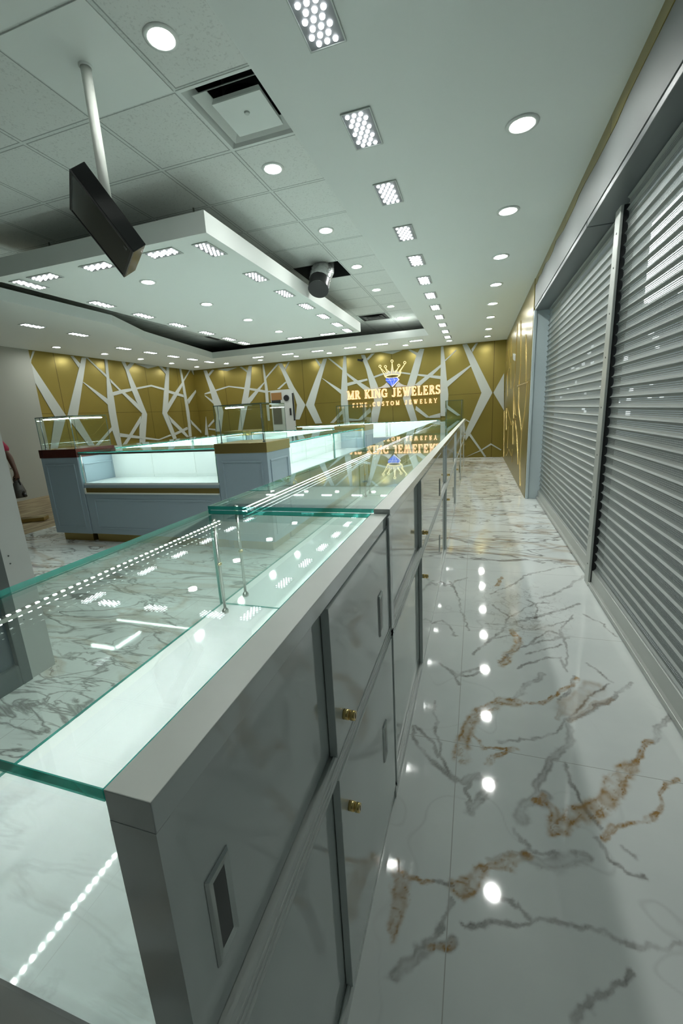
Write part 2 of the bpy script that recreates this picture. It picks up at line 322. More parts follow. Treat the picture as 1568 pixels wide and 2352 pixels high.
BACK_PAT=[[[-7.642,0.796],[-7.435,0.842],[-7.429,0.782],[-7.648,0.761]],[[-7.589,1.436],[-7.476,1.427],[-7.418,1.249],[-7.251,0.841],[-7.132,0.48],[-7.08,0.24],[-7.23,-0.333],[-7.431,-0.326],[-7.334,0.157],[-7.393,0.543],[-7.455,0.902]],[[-7.436,1.32],[-7.292,1.435],[-7.224,1.418],[-7.416,1.261]],[[-7.65,0.749],[-7.35,0.541],[-7.35,0.445],[-7.641,0.713]],[[-7.289,0.867],[-6.803,0.95],[-6.309,0.87],[-6.314,0.825],[-6.808,0.916],[-7.252,0.829]],[[-7.125,1.433],[-6.469,1.425],[-6.805,1.351]],[[-6.388,1.43],[-6.32,1.436],[-6.161,1.322],[-6.168,1.267]],[[-6.094,1.439],[-5.998,1.431],[-6.099,0.947],[-6.211,0.566],[-6.222,0.474],[-6.527,-0.36],[-6.666,-0.355],[-6.418,0.532],[-6.336,0.758],[-6.165,1.289]],[[-6.151,0.848],[-5.878,0.796],[-5.66,0.747],[-5.654,0.679],[-6.144,0.791]],[[-6.211,0.566],[-5.875,0.818],[-5.648,0.982],[-5.611,1.09],[-5.219,1.421],[-5.184,1.397],[-5.559,1.087],[-5.681,0.917],[-6.099,0.49],[-6.233,0.382]],[[-5.664,1.437],[-5.626,1.434],[-5.596,1.111],[-5.568,0.752],[-5.591,-0.092],[-5.656,-0.089],[-5.666,0.441],[-5.654,0.803]],[[-5.65,0.724],[-4.806,0.734],[-4.809,0.702],[-5.653,0.69]],[[-5.285,0.756],[-5.014,0.936],[-4.978,0.911],[-5.208,0.751]],[[-5.188,1.43],[-5.069,1.42],[-4.777,0.787],[-4.471,0.282],[-4.677,-0.1],[-4.802,-0.094],[-4.719,0.296],[-4.809,0.702],[-4.93,0.754],[-5.029,1.047]],[[-4.993,1.294],[-4.881,1.436],[-4.844,1.433],[-4.973,1.239]],[[-3.869,1.434],[-3.764,1.435],[-3.991,0.862],[-4.214,0.268],[-4.018,-0.232],[-4.214,-0.234],[-4.459,0.281],[-4.214,0.77]],[[-4.104,1.444],[-4.057,1.439],[-3.949,1.294],[-3.988,1.244]],[[-7.667,-0.144],[-7.436,0.041],[-7.433,-0.032],[-7.645,-0.194]],[[-7.7,0.127],[-7.692,-0.415],[-7.81,-0.41]],[[-7.649,-0.219],[-7.392,-0.254],[-7.37,-0.303],[-7.654,-0.255]],[[-3.756,1.442],[-3.687,1.427],[-3.344,1.146],[-3.347,1.092]],[[-3.952,0.956],[-3.912,0.935],[-3.423,0.614],[-3.43,0.504]],[[-3.308,1.447],[-3.239,1.441],[-3.241,1.03],[-3.248,0.52],[-3.247,-0.04],[-3.232,-0.344],[-3.385,-0.337],[-3.444,0.253],[-3.426,0.568],[-3.356,1.111]],[[-3.251,1.04],[-3.225,0.956],[-2.792,0.563],[-2.599,0.568],[-2.919,0.789]],[[-3.245,0.776],[-3.239,0.694],[-2.686,0.799],[-2.703,0.845]],[[-2.529,0.886],[-2.291,0.947],[-2.039,0.954],[-1.782,0.933],[-1.584,0.892],[-1.593,0.858],[-1.792,0.899],[-2.04,0.919],[-2.264,0.91],[-2.502,0.848]],[[-2.842,1.441],[-2.737,1.431],[-2.668,1.25],[-2.441,0.683],[-2.311,0.315],[-2.476,-0.32],[-2.691,-0.31],[-2.532,0.292],[-2.617,0.588],[-2.714,1.06]],[[-2.693,1.331],[-2.566,1.442],[-2.481,1.443],[-2.667,1.285]],[[-2.322,1.455],[-1.772,1.455],[-2.028,1.382]],[[-3.781,-0.234],[-3.412,0.101],[-3.407,0.006],[-3.678,-0.238]],[[-3.262,-0.133],[-2.982,-0.175],[-2.655,0.116],[-2.62,0.003],[-2.904,-0.207],[-3.225,-0.211]],[[-1.634,1.443],[-1.567,1.446],[-1.396,1.358],[-1.425,1.297]],[[-1.338,1.443],[-1.235,1.433],[-1.382,0.89],[-1.482,0.581],[-1.594,0.323],[-1.405,-0.343],[-1.574,-0.335],[-1.782,0.296],[-1.627,0.722],[-1.425,1.315]],[[-1.459,0.868],[-0.843,0.766],[-0.843,0.693],[-1.46,0.831]],[[-1.482,0.599],[-1.115,0.851],[-0.825,1.046],[-0.815,0.991],[-1.021,0.816],[-1.366,0.554]],[[-0.835,1.449],[-0.78,1.444],[-0.733,1.074],[-0.694,0.654],[-0.655,0.32],[-0.672,0.06],[-0.718,-0.202],[-0.842,-0.196],[-0.852,0.351],[-0.843,0.993]],[[-0.751,1.12],[-0.488,1.346],[-0.47,1.326],[-0.733,1.101]],[[-0.694,0.636],[-0.674,0.497],[-0.133,0.935],[-0.152,0.963]],[[-0.337,1.445],[-0.231,1.452],[-0.112,1.25],[0.368,0.291],[-0.115,-0.646],[-0.233,-0.833],[-0.236,-0.603],[0.12,0.307],[-0.143,0.953]],[[-0.131,1.321],[-0.037,1.442],[0.015,1.446],[-0.104,1.249]],[[0.614,0.717],[0.643,-0.141],[0.389,0.29]],[[-0.115,-0.656],[0.151,-1.056],[0.265,-1.232],[0.219,-1.241],[0.114,-1.075],[-0.151,-0.702]],[[-0.218,-1.232],[0.133,-1.065],[0.365,-0.909],[0.613,-1.068],[0.595,-1.087],[0.375,-0.948],[0.151,-1.085]],[[-1.449,0.085],[-1.101,-0.221],[-1.198,-0.217],[-1.47,-0.01]],[[-0.672,0.06],[-0.362,-0.2],[-0.436,-0.206],[-0.681,-0.033]],[[-1.12,-0.182],[-0.851,-0.119],[-0.851,-0.233],[-1.12,-0.23]],[[-0.241,-0.3],[-0.129,-0.362],[-0.156,-0.379],[-0.24,-0.319]]]
RIGHT_LINES=[[[10.703,1.42],[10.764,0.962]],[[10.091,1.108],[9.753,0.736],[10.346,0.665],[10.013,0.173]],[[9.534,1.293],[9.337,0.916]],[[9.398,0.797],[9.136,0.298]],[[8.199,1.329],[8.27,0.522],[8.456,0.289]],[[7.597,1.267],[7.309,0.581],[7.472,0.265],[7.431,-0.028],[6.752,-0.407],[6.831,-0.863],[6.606,-1.186]],[[6.729,0.931],[6.444,0.285]],[[7.7,0.289],[6.475,0.274],[6.134,0.269]],[[6.297,0.265],[6.434,-0.092],[6.752,-0.407]],[[8.511,0.275],[7.921,-0.185],[7.558,-0.186]],[[8.511,0.275],[8.242,-0.258],[7.619,-0.24]],[[7.977,-0.266],[7.502,-0.48],[7.07,-0.923]],[[8.371,-0.295],[8.162,-0.705]],[[10.019,-0.085],[8.661,-0.383]],[[10.237,-0.086],[10.067,-0.554]],[[10.985,-0.156],[10.554,-1.194]],[[9.443,-0.444],[9.479,-0.895]],[[9.021,-0.871],[8.375,-0.932]],[[9.765,-1.085],[9.021,-0.871]],[[8.223,-0.796],[8.21,-1.035]]]
VEINS={"gold":[[0.02,[[-0.026,1.326],[-0.018,1.414],[0.024,1.566],[0.08,1.64],[0.128,1.677],[0.192,1.693]]],[0.007,[[0.161,1.698],[0.238,1.688],[0.319,1.729],[0.379,1.816],[0.478,1.925]]],[0.008,[[0.647,1.581],[0.553,1.456],[0.512,1.395]]],[0.02,[[0.541,1.436],[0.483,1.371],[0.447,1.301],[0.421,1.265]]],[0.022,[[0.429,1.274],[0.366,1.216],[0.311,1.182],[0.267,1.144]]],[0.006,[[0.659,1.417],[0.591,1.331],[0.578,1.285],[0.513,1.222],[0.443,1.191],[0.395,1.141]]],[0.01,[[0.414,1.177],[0.383,1.132]]],[0.015,[[0.24,1.225],[0.252,1.186],[0.242,1.125]]],[0.006,[[0.209,1.203],[0.247,1.234]]],[0.011,[[0.167,1.028],[0.113,0.991],[0.05,0.953]]],[0.018,[[0.05,0.948],[0.009,0.911],[-0.023,0.893]]],[0.013,[[-0.201,0.896],[-0.173,0.862],[-0.162,0.826],[-0.164,0.78],[-0.173,0.747]]],[0.005,[[-0.165,0.879],[-0.126,0.864],[-0.08,0.877]]],[0.011,[[0.156,2.951],[0.203,3.105]]],[0.005,[[0.017,1.454],[0.052,1.393],[0.17,1.432]]],[0.007,[[0.051,1.328],[0.112,1.371],[0.17,1.432]]],[0.016,[[0.224,2.323],[0.233,2.178],[0.185,2.055],[0.144,1.976]]],[0.005,[[-0.077,0.738],[-0.033,0.762]]]],"grey":[[0.008,[[0.33,1.921],[0.243,1.812],[0.161,1.698]]],[0.006,[[0.464,1.937],[0.411,1.824],[0.367,1.747]]],[0.002,[[0.595,1.923],[0.474,1.76],[0.374,1.617],[0.314,1.548],[0.217,1.493],[0.109,1.446]]],[0.007,[[0.396,1.623],[0.5,1.717],[0.581,1.811],[0.685,1.944]]],[0.01,[[0.384,1.598],[0.35,1.487],[0.27,1.393],[0.233,1.299],[0.211,1.217]]],[0.008,[[0.761,1.746],[0.675,1.628],[0.678,1.598],[0.62,1.555],[0.547,1.454]]],[0.002,[[0.315,1.395],[0.341,1.251],[0.376,1.167]]],[0.011,[[-0.014,1.227],[0.024,1.261],[0.082,1.26],[0.037,1.172],[0.001,1.12]]],[0.005,[[0.001,1.12],[-0.007,1.19],[0.031,1.28]]],[0.015,[[0.146,1.138],[0.184,1.189],[0.249,1.242]]],[0.003,[[0.132,1.102],[0.166,1.062],[0.162,1.027]]],[0.004,[[0.164,1.05],[0.246,1.049],[0.32,1.053]]],[0.001,[[0.361,1.126],[0.395,1.068],[0.414,1.052],[0.453,1.047]]],[0.015,[[0.167,1.022],[0.206,1.017],[0.269,1.039],[0.31,1.05]]],[0.001,[[0.001,0.817],[0.085,0.842],[0.149,0.855],[0.237,0.865],[0.393,0.883],[0.485,0.899]]],[0.002,[[0.097,0.901],[0.115,0.888]]],[0.002,[[0.121,0.894],[0.15,0.866]]],[0.005,[[-0.08,0.877],[-0.031,0.895]]],[0.009,[[-0.158,0.667],[-0.129,0.712],[-0.077,0.74],[-0.029,0.765]]],[0.003,[[-0.029,0.857],[-0.058,0.788],[-0.091,0.738]]],[0.005,[[-0.216,1.439],[-0.191,1.371],[-0.156,1.321],[-0.116,1.277],[-0.033,1.23]]],[0.011,[[-0.124,1.284],[-0.081,1.26],[-0.036,1.234]]],[0.003,[[-0.156,1.622],[-0.123,1.44],[-0.1,1.335],[-0.068,1.263]]],[0.005,[[-0.2,1.443],[-0.141,1.384],[-0.106,1.315]]],[0.005,[[-0.055,1.817],[-0.003,1.892],[0.07,1.925]]],[0.006,[[0.089,2.364],[0.23,2.393],[0.37,2.519],[0.503,2.623],[0.648,2.761]]],[0.004,[[0.126,1.971],[0.239,2.141],[0.375,2.249],[0.501,2.318]]],[0.004,[[0.223,1.96],[0.331,2.052],[0.425,2.091],[0.444,1.979]]],[0.004,[[0.215,2.487],[0.367,2.678],[0.463,2.725]]],[0.004,[[0.251,2.398],[0.308,2.341],[0.499,2.473],[0.561,2.533]]],[0.004,[[0.292,2.191],[0.411,2.363],[0.465,2.331],[0.571,2.585]]],[0.005,[[0.014,2.035],[0.116,2.214],[0.243,2.305],[0.379,2.424]]],[0.004,[[0.131,2.631],[0.215,2.487],[0.162,2.31],[0.085,2.166]]],[0.004,[[0.37,2.519],[0.39,2.682],[0.349,2.732]]],[0.004,[[0.472,2.376],[0.467,2.229],[0.465,2.117],[0.437,2.009]]],[0.003,[[0.262,2.09],[0.362,2.149],[0.447,2.225]]],[0.005,[[0.113,2.809],[0.245,2.933],[0.37,3.172],[0.626,3.377],[0.76,3.442]]],[0.008,[[0.424,2.776],[0.552,2.924],[0.626,3.003],[0.771,3.243]]],[0.003,[[0.636,2.598],[0.712,2.494],[0.756,2.373]]],[0.003,[[0.54,2.065],[0.586,1.98],[0.616,1.943]]],[0.002,[[0.43,1.11],[0.459,1.096]]],[0.001,[[0.216,0.69],[0.269,0.735],[0.356,0.812]]],[0.005,[[-0.308,3.094],[-0.178,2.89],[-0.046,3.061]]],[0.004,[[-0.253,2.293],[-0.167,2.359],[-0.08,2.193]]],[0.003,[[-0.144,1.91],[-0.065,1.83],[-0.045,1.774]]],[0.003,[[-0.154,2.966],[-0.074,2.649],[-0.019,2.272]]],[0.006,[[-0.114,1.883],[-0.066,1.846],[-0.002,1.829],[0.07,1.925]]]],"beige":[[0.037,[[0.387,1.69],[0.448,1.78],[0.523,1.878]]],[0.01,[[0.562,1.794],[0.478,1.712],[0.396,1.623]]],[0.011,[[0.373,1.736],[0.348,1.634]]],[0.005,[[0.061,0.988],[0.093,1.002],[0.163,1.032]]]]}
# ------------------------------------------------------------------ room shell
XR, XL, YB = .65, -7.95, 11.0        # right gold wall, left wall, back wall
def build_floor():
    # dense grid over the near aisle carries the traced veins; plain quads elsewhere
    xs = np.linspace(-.26, .90, 270)
    ys = [.30]
    while ys[-1] < 3.45: ys.append(ys[-1] + .0042 + .0022 * max(0, ys[-1] - .8))
    ys = np.array(ys); X, Y = np.meshgrid(xs, ys); P = np.stack([X.ravel(), Y.ravel()], 1)
    rng = np.random.default_rng(7)
    def vnoise(p, s, seed):
        r = np.random.default_rng(seed).random((64, 64)); q = p * s; i = np.floor(q).astype(int); f = q - i; f = f*f*(3-2*f)
        i0 = i % 64; i1 = (i + 1) % 64
        a = r[i0[:, 0], i0[:, 1]]; b = r[i1[:, 0], i0[:, 1]]; c = r[i0[:, 0], i1[:, 1]]; d = r[i1[:, 0], i1[:, 1]]
        return (a*(1-f[:, 0]) + b*f[:, 0])*(1-f[:, 1]) + (c*(1-f[:, 0]) + d*f[:, 0])*f[:, 1] - .5
    def fbm(p, s, seed): return vnoise(p, s, seed) + .5*vnoise(p, s*2.1, seed+1) + .25*vnoise(p, s*4.3, seed+2)
    W = P.copy(); W[:, 0] += .024*fbm(P, 16, 1); W[:, 1] += .024*fbm(P, 16, 5)
    W[:, 0] += .008*fbm(P, 60, 11); W[:, 1] += .008*fbm(P, 60, 15)
    acc = {}
    for k in ('gold', 'grey', 'beige'):
        v = np.zeros(len(P))
        for w, pl in VEINS[k]:
            pl = np.array(pl); d = np.full(len(P), 9.)
            for a, b in zip(pl[:-1], pl[1:]):
                ab = b - a; t = np.clip(((W - a) @ ab) / max(1e-9, ab @ ab), 0, 1)
                d = np.minimum(d, np.hypot(*(W - a - t[:, None]*ab).T))
            w = max(w, .004) * 1.15
            edge = np.exp(-((d - w*.75)/(.003 + w*.2))**2) * .45 + np.exp(-(d/(w*1.15))**4) * (.62 if w > .008 else .75)
            v = np.maximum(v, edge)
        acc[k] = v
    mott = np.clip(.75 + 1.1*fbm(P, 30, 21), .15, 1.25); crk = np.clip(1 - np.abs(fbm(P, 22, 33))/.06, 0, 1)
    gold = acc['gold']*mott*.78 + acc['gold']*crk*.45; gold += np.clip(1 - np.abs(fbm(P, 26, 83))/.05, 0, 1)*np.clip(acc['gold']*1.6, 0, 1)*.3
    grey = acc['grey']*np.clip(.7 + .8*fbm(P, 18, 41), .2, 1.1)*.62 + acc['gold']*crk*.30 + acc['grey']*crk*.15
    soft = acc['beige']; gold += soft*.30*mott; grey += soft*.22
    faint = np.clip(1 - np.abs(fbm(P, 3.1, 51))/.018, 0, 1)*np.clip(fbm(P, 2, 61) + .3, 0, 1); grey += faint*.22
    net = np.exp(-(((P[:, 0]-.30)/.26)**2 + ((P[:, 1]-2.62)/.42)**2)**2)       # web of fine veins on the second tile row
    wn = np.minimum(np.abs(fbm(np.stack([P[:, 0]*1.2 + .3*P[:, 1], P[:, 1]*.9], 1), 9, 71)), np.abs(fbm(P, 13, 77)))
    grey += np.clip(1 - wn/.045, 0, 1)*net*.42; gold += np.clip(fbm(P, 5, 91)*1.2, 0, 1)*net*.25
    cols = np.zeros((len(P), 4)); cols[:, 0] = grey; cols[:, 1] = gold; cols[:, 2] = 1; cols[:, 3] = 1
    nx, ny = len(xs), len(ys)
    verts = [(x, y, 0.) for x, y in P]
    idx = np.arange(nx*ny).reshape(ny, nx)
    faces = np.stack([idx[:-1, :-1].ravel(), idx[:-1, 1:].ravel(), idx[1:, 1:].ravel(), idx[1:, :-1].ravel()], 1).tolist()
    extra = []
    def quad(x0, x1, y0, y1): 
        n = len(verts); verts.extend([(x0,y0,0),(x1,y0,0),(x1,y1,0),(x0,y1,0)]); faces.append([n,n+1,n+2,n+3])
    yt = float(ys[-1])
    quad(-2.6, xs[0], -1.6, yt); quad(xs[0], xs[-1], -1.6, .30); quad(-5.3, -2.6, 1.2, yt); quad(-5.3, xs[-1], yt, 6.2); quad(XL, xs[-1], 6.2, YB)
    me = bpy.data.meshes.new('floor'); me.from_pydata(verts, [], faces)
    ca = me.color_attributes.new('veins', 'FLOAT_COLOR', 'POINT')
    full = np.zeros((len(verts), 4)); full[:len(P)] = cols; full[:, 3] = 1
    ca.data.foreach_set('color', full.ravel().astype(np.float32))
    me.materials.append(M['marble']); o = bpy.data.objects.new('floor', me); COL.objects.link(o); WORLD['floor'] = Vector((0,0,0))
    struct(o)
build_floor()
bm = BM(); box(bm, XL, -5.3, 1.2, 6.2, -.02, .001); o = struct(obj('floor', bm, 'wood')); 

# tile ceiling with the open duct bay and the diffuser bay cut out
bm = BM()
xs = [-8.0, -2.30, -1.69, -1.08, .9]; ys = [-1.6, 2.51, 3.12, 5.56, 6.17, 11.1]
for i in range(4):
    for j in range(5):
        if (i, j) in ((2, 1), (1, 3)): continue
        v = [bm.verts.new(p) for p in ((xs[i], ys[j], ZC), (xs[i+1], ys[j], ZC), (xs[i+1], ys[j+1], ZC), (xs[i], ys[j+1], ZC))]; bm.faces.new(v)
bmesh.ops.remove_doubles(bm, verts=bm.verts[:], dist=1e-5)
struct(obj('ceiling', bm, 'tiles'))
bm = BM()      # dark plenum boxes above the openings
for x0, x1, y0, y1 in ((-2.30, -1.69, 5.56, 6.17), (-1.69, -1.08, 2.51, 3.12)):
    box(bm, x0-.1, x1+.1, y0-.1, y1+.1, ZC+.35, ZC+.36); box(bm, x0-.1, x0, y0-.1, y1+.1, ZC+.002, ZC+.35); box(bm, x1, x1+.1, y0-.1, y1+.1, ZC+.002, ZC+.35)
    box(bm, x0, x1, y0-.1, y0, ZC+.002, ZC+.35); box(bm, x0, x1, y1, y1+.1, ZC+.002, ZC+.35)
struct(obj('ceiling', bm, 'darkgap'))
# smooth plasterboard panels replacing two tiles round the television pole
bm = BM(); box(bm, -2.295, -1.70, 1.905, 2.505, ZC-.006, ZC-.001); box(bm, -2.295, -1.70, 1.295, 1.89, ZC-.004, ZC-.001)
struct(obj('ceiling', bm, 'plaster'))
# plasterboard border slab, open in the middle
inner = [(-.95, 9.28), (-6.10, 9.28), (-5.62, 6.53), (-5.18, 5.39), (-5.2, 1.2)]
bm = BM()
T = .14
def slab(pts):
    prism(bm, [(x, y, ZS) for x, y in pts], (0, 0, T))
slab([(-.95, -1.6), (.66, -1.6), (.66, 9.28), (-.95, 9.28)])
slab([(-8.0, 9.28), (.66, 9.28), (.66, 11.02), (-8.0, 11.02)])
slab([(-8.0, 1.2), (-5.2, 1.2), (-5.18, 5.39), (-5.62, 6.53), (-6.10, 9.28), (-8.0, 9.28)])
struct(obj('ceiling', bm, 'plaster'))

bm = BM(); box(bm, XL-.1, XR+.02, YB, YB+.1, 0, ZC); wb = struct(obj('wall_back', bm, 'gold_x'))
bm = BM(); box(bm, XL-.1, XL, 6.12, YB+.1, 0, ZC); wl = struct(obj('wall_left', bm, 'gold_y'))
bm = BM(); box(bm, XL-.1, XL+.015, 1.1, 6.12, 0, ZC); struct(obj('wall_left', bm, 'leftwall'))
bm = BM(); box(bm, XR, XR+.3, 6.02, YB+.1, 0, ZC); wr = struct(obj('wall_right', bm, 'gold_y'))
bm = BM(); box(bm, -8.05, -2.6, 1.1, 1.2, 0, ZC); box(bm, -2.6, 1.0, -1.7, -1.6, 0, ZC); struct(obj('wall_front', bm, 'front_grey'))

# white lattice over the gold walls
bm = BM()
for i, p in enumerate(LEFT_PAT):
    pp = [(max(a, 6.125), b) for a, b in p]
    prism(bm, [(XL, a, H + b) for a, b in pp], (.009 + .00035*i, 0, 0))
obj('lattice_pattern', bm, 'lattice', wl, tri=True)
bm = BM()
for i, p in enumerate(BACK_PAT): prism(bm, [(a, YB, H + b) for a, b in p], (0, -.007 - .00028*i, 0))
obj('lattice_pattern', bm, 'lattice', wb, tri=True)
bm = BM()
for p in RIGHT_LINES:
    for (a0, b0), (a1, b1) in zip(p[:-1], p[1:]):
        d = Vector((0, a1-a0, b1-b0)); L = d.length
        if L < .01: continue
        d.normalize(); n = Vector((0, -d.z, d.y)); w = .0085
        c = [Vector((XR, a0, H+b0)) + n*w, Vector((XR, a0, H+b0)) - n*w, Vector((XR, a1, H+b1)) - n*w, Vector((XR, a1, H+b1)) + n*w]
        prism(bm, c, (-.010, 0, 0))
obj('raised_gold_line', bm, 'gold_line', wr)
bm = BM(); prism(bm, [(XR, 8.9, H+.93), (XR, 8.3, H+.84), (XR, 8.25, H+.73), (XR, 8.75, H+.80)], (-.012, 0, 0)); obj('lattice_pattern', bm, 'lattice', wr)

# header over the shutters, its dark underside, and the pale jamb
bm = BM(); box(bm, .66, .90, -1.6, 6.02, H+1.13, ZC); hd = struct(obj('trim_1', bm, 'header'))
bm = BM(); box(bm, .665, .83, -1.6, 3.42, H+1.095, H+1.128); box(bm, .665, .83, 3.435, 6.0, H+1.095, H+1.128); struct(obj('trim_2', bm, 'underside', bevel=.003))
bm = BM(); pts = []
random.seed(11); y = -1.5; lower = []
while y < 6.0:
    lower.append((y, ZS - .055 - random.random()*.035)); y += .12 + random.random()*.25
lower.append((6.02, ZS-.06))
prism(bm, [(.66, -1.5, ZS)] + [(.66, a, b) for a, b in lower] + [(.66, 6.02, ZS)], (-.004, 0, 0)); struct(obj('trim_3', bm, 'gold_y', tri=True))
bm = BM(); box(bm, .655, .86, 6.0, 6.025, 0, H+1.10); box(bm, .655, .685, 5.965, 6.0, 0, H+1.10); struct(obj('trim_4', bm, 'jamb', bevel=.002))

# storefront return at the far left of the picture: pier, mullion, dark glass
bm = BM(); box(bm, -2.6, -2.165, 1.315, 1.445, 0.0, ZC); struct(obj('wall_left', bm, 'wallwhite'))
bm = BM(); 
for zz in (.32, .36, .62, .66): cyl(bm, (-2.165, 1.345 + (.0 if zz < .5 else .004), zz), (-2.163, 1.345, zz), .004)
struct(obj('trim_5', bm, 'white_screw'))
win = BM(); box(win, -2.21, -2.18, -1.6, 1.265, .10, ZC); w1 = struct(obj('window_1', win, 'glass_dark'))
bm = BM(); box(bm, -2.22, -2.155, 1.265, 1.315, 0, ZC); box(bm, -2.22, -2.155, -1.6, 1.265, 0, .11); box(bm, -2.22, -2.155, -.2, -.15, .11, ZC)
obj('window_frame', bm, 'frame_metal', w1, bevel=.003)

# doorway recess in the back wall
bm = BM()
xa, xb, za, zb = -5.50, -4.80, H-.55, H+.70
box(bm, xa, xb, YB-.016, YB-.002, za, zb); d1 = struct(obj('door_1', bm, 'wallwhite'))
bm = BM(); box(bm, xa+.02, xa+.34, YB-.022, YB-.016, H+.46, H+.66); obj('brown_panel', bm, 'brown', d1)
bm = BM(); box(bm, xa+.02, xa+.30, YB-.024, YB-.016, H+.36, H+.46); obj('dark_slot', bm, 'darkgap', d1)
bm = BM(); box(bm, xa+.04, xa+.30, YB-.024, YB-.016, H-.20, H+.28); obj('grey_panel', bm, 'tool', d1)
bm = BM(); box(bm, xb-.045, xb, YB-.024, YB-.016, H-.12, H+.62); obj('door_gap', bm, 'darkgap', d1)
bm = BM(); box(bm, xb-.14, xb-.10, YB-.045, YB-.016, H+.03, H+.22); obj('door_handle', bm, 'black', d1)
bm = BM(); cyl(bm, (-5.02, YB-.016, H+.50), (-5.02, YB-.05, H+.50), .085, .075, 24)
tag(obj('wall_fixture', bm, 'black'), 'round black fixture on the white door of the back wall', 'wall fixture')
bm = BM(); cyl(bm, (-2.80, YB-.0, H+1.33), (-2.80, YB-.07, H+1.31), .02, .02, 10); obox(bm, (-2.85, YB-.08, H+1.30), (.13, .05, .045), Matrix.Rotation(.25, 3, 'Y'))
tag(obj('security_camera', bm, 'black'), 'small black camera on the gold back wall above the left of the sign', 'camera')

# ------------------------------------------------------------------ ceiling lights
def downlight(x, y, z, label, group, first=[None]):
    if first[0] is None:
        t = thing('recessed_downlight', label, 'ceiling light', (x, y, z), group)
        bm = BM(); lathe(bm, (x, y, z), [(.086, 0), (.084, -.005), (.066, -.007), (.058, -.002), (.0535, .010)], 32); obj('trim_ring', bm, 'vent', t)
        bm = BM(); lathe(bm, (x, y, z), [(.0535, .004), (.046, -.001), (.03, -.004), (.0001, -.005)], 28); obj('lens', bm, 'emit_lens', t)
        first[0] = t; return t
    r = dup(first[0], (x, y, z), label)
    r['group'] = group; return r
for i, y in enumerate([1.80, 2.853, 3.928, 4.999, 6.045, 7.09, 8.10, 9.27, 10.20]):
    if i == 0: continue
    downlight(.208, y, ZS-.001, 'recessed downlight in the smooth ceiling beside the shutters, %s of its row' % ORD[i-1], 'downlights beside the shutters')
for i, y in enumerate([2.20, 3.43, 4.65, 5.865, 7.04, 8.215, 9.26]):
    downlight(-1.525, y, ZC-.001, 'round recessed downlight in the speckled tile ceiling, %s of its row' % ORD[i], 'downlights in the tile ceiling')
downlight(-1.525, .98, ZC-.001, 'recessed downlight just above the frame, seen mirrored as a white disc in the counter glass', 'downlights in the tile ceiling')
for i, y in enumerate([4.036, 5.07, 6.125, 7.20]):
    downlight(-3.33, y, ZS-.001, 'round recessed downlight in the middle of the hanging canopy, %s of four' % ORD[i], 'downlights in the canopy')
for i, y in enumerate([6.214, 7.282, 8.287, 9.335, 10.365]):
    downlight(-7.35, y, ZS-.001, 'round recessed downlight along the left gold wall, %s of its row' % ORD[i], 'downlights along the left wall')
for i, x in enumerate([-6.362, -5.352, -4.34, -3.459, -2.47, -1.586, -.599]):
    downlight(x, 10.29, ZS-.001, 'recessed downlight in front of the back gold wall, number %d from the left' % (i+1), 'downlights along the back wall')

def led_panel(x, y, z, rot, label, group, single, first={}):
    key = (rot, single)
    if key not in first:
        t = thing('led_panel_light', label, 'ceiling light', (x, y, z), group)
        hx, hy = (.078, .156)
        def R2(a, b): return (x + a, y + b) if not rot else (x - b, y + a)
        bm = BM()
        def rb(a0, a1, b0, b1, c0, c1):
            p = [R2(a0, b0), R2(a1, b1)]; box(bm, min(p[0][0], p[1][0]), max(p[0][0], p[1][0]), min(p[0][1], p[1][1]), max(p[0][1], p[1][1]), z+c0, z+c1)
        rb(-hx, hx, -hy, -hy+.006, -.006, -.001); rb(-hx, hx, hy-.006, hy, -.006, -.001); rb(-hx, -hx+.006, -hy+.006, hy-.006, -.006, -.001); rb(hx-.006, hx, -hy+.006, hy-.006, -.006, -.001)
        obj('panel_frame', bm, 'panelrim', t)
        bm = BM(); rb(-hx+.006, hx-.006, -hy+.006, hy-.006, -.003, -.001); obj('panel_plate', bm, 'plate', t)
        pts = []
        for r in range(8):
            for c in range(3):
                pts.append((-.047 + .035*c + (.0175 if r % 2 else 0), -.125 + .0357*r))
        if single:
            bm0 = None
            for k, (a, b) in enumerate(pts):
                X, Y = R2(a, b); bm = BM(); lathe(bm, (X, Y, z-.003), [(.0115, 0), (.0100, -.006), (.0055, -.009), (.0001, -.010)], 10); obj('bulb', bm, 'emit_bulb', t)
        else:
            bm = BM()
            for a, b in pts:
                X, Y = R2(a, b); lathe(bm, (X, Y, z-.003), [(.0115, 0), (.0085, -.007), (.0001, -.009)], 6)
            obj('bulb_array', bm, 'emit_bulb', t)
        first[key] = t; return t
    r = dup(first[key], (x, y, z), label); r['group'] = group; return r
ys = [1.908 + 0*.0, 2.559] + [2.559 + .7175*k for k in range(1, 11)]
ys[0] = 1.85
for i, y in enumerate(ys[:12]):
    led_panel(-.603, y, ZS-.001, False, 'LED panel in the smooth ceiling over the long counter, %s of its row' % ORD[i], 'LED panels over the long counter', i < 3)
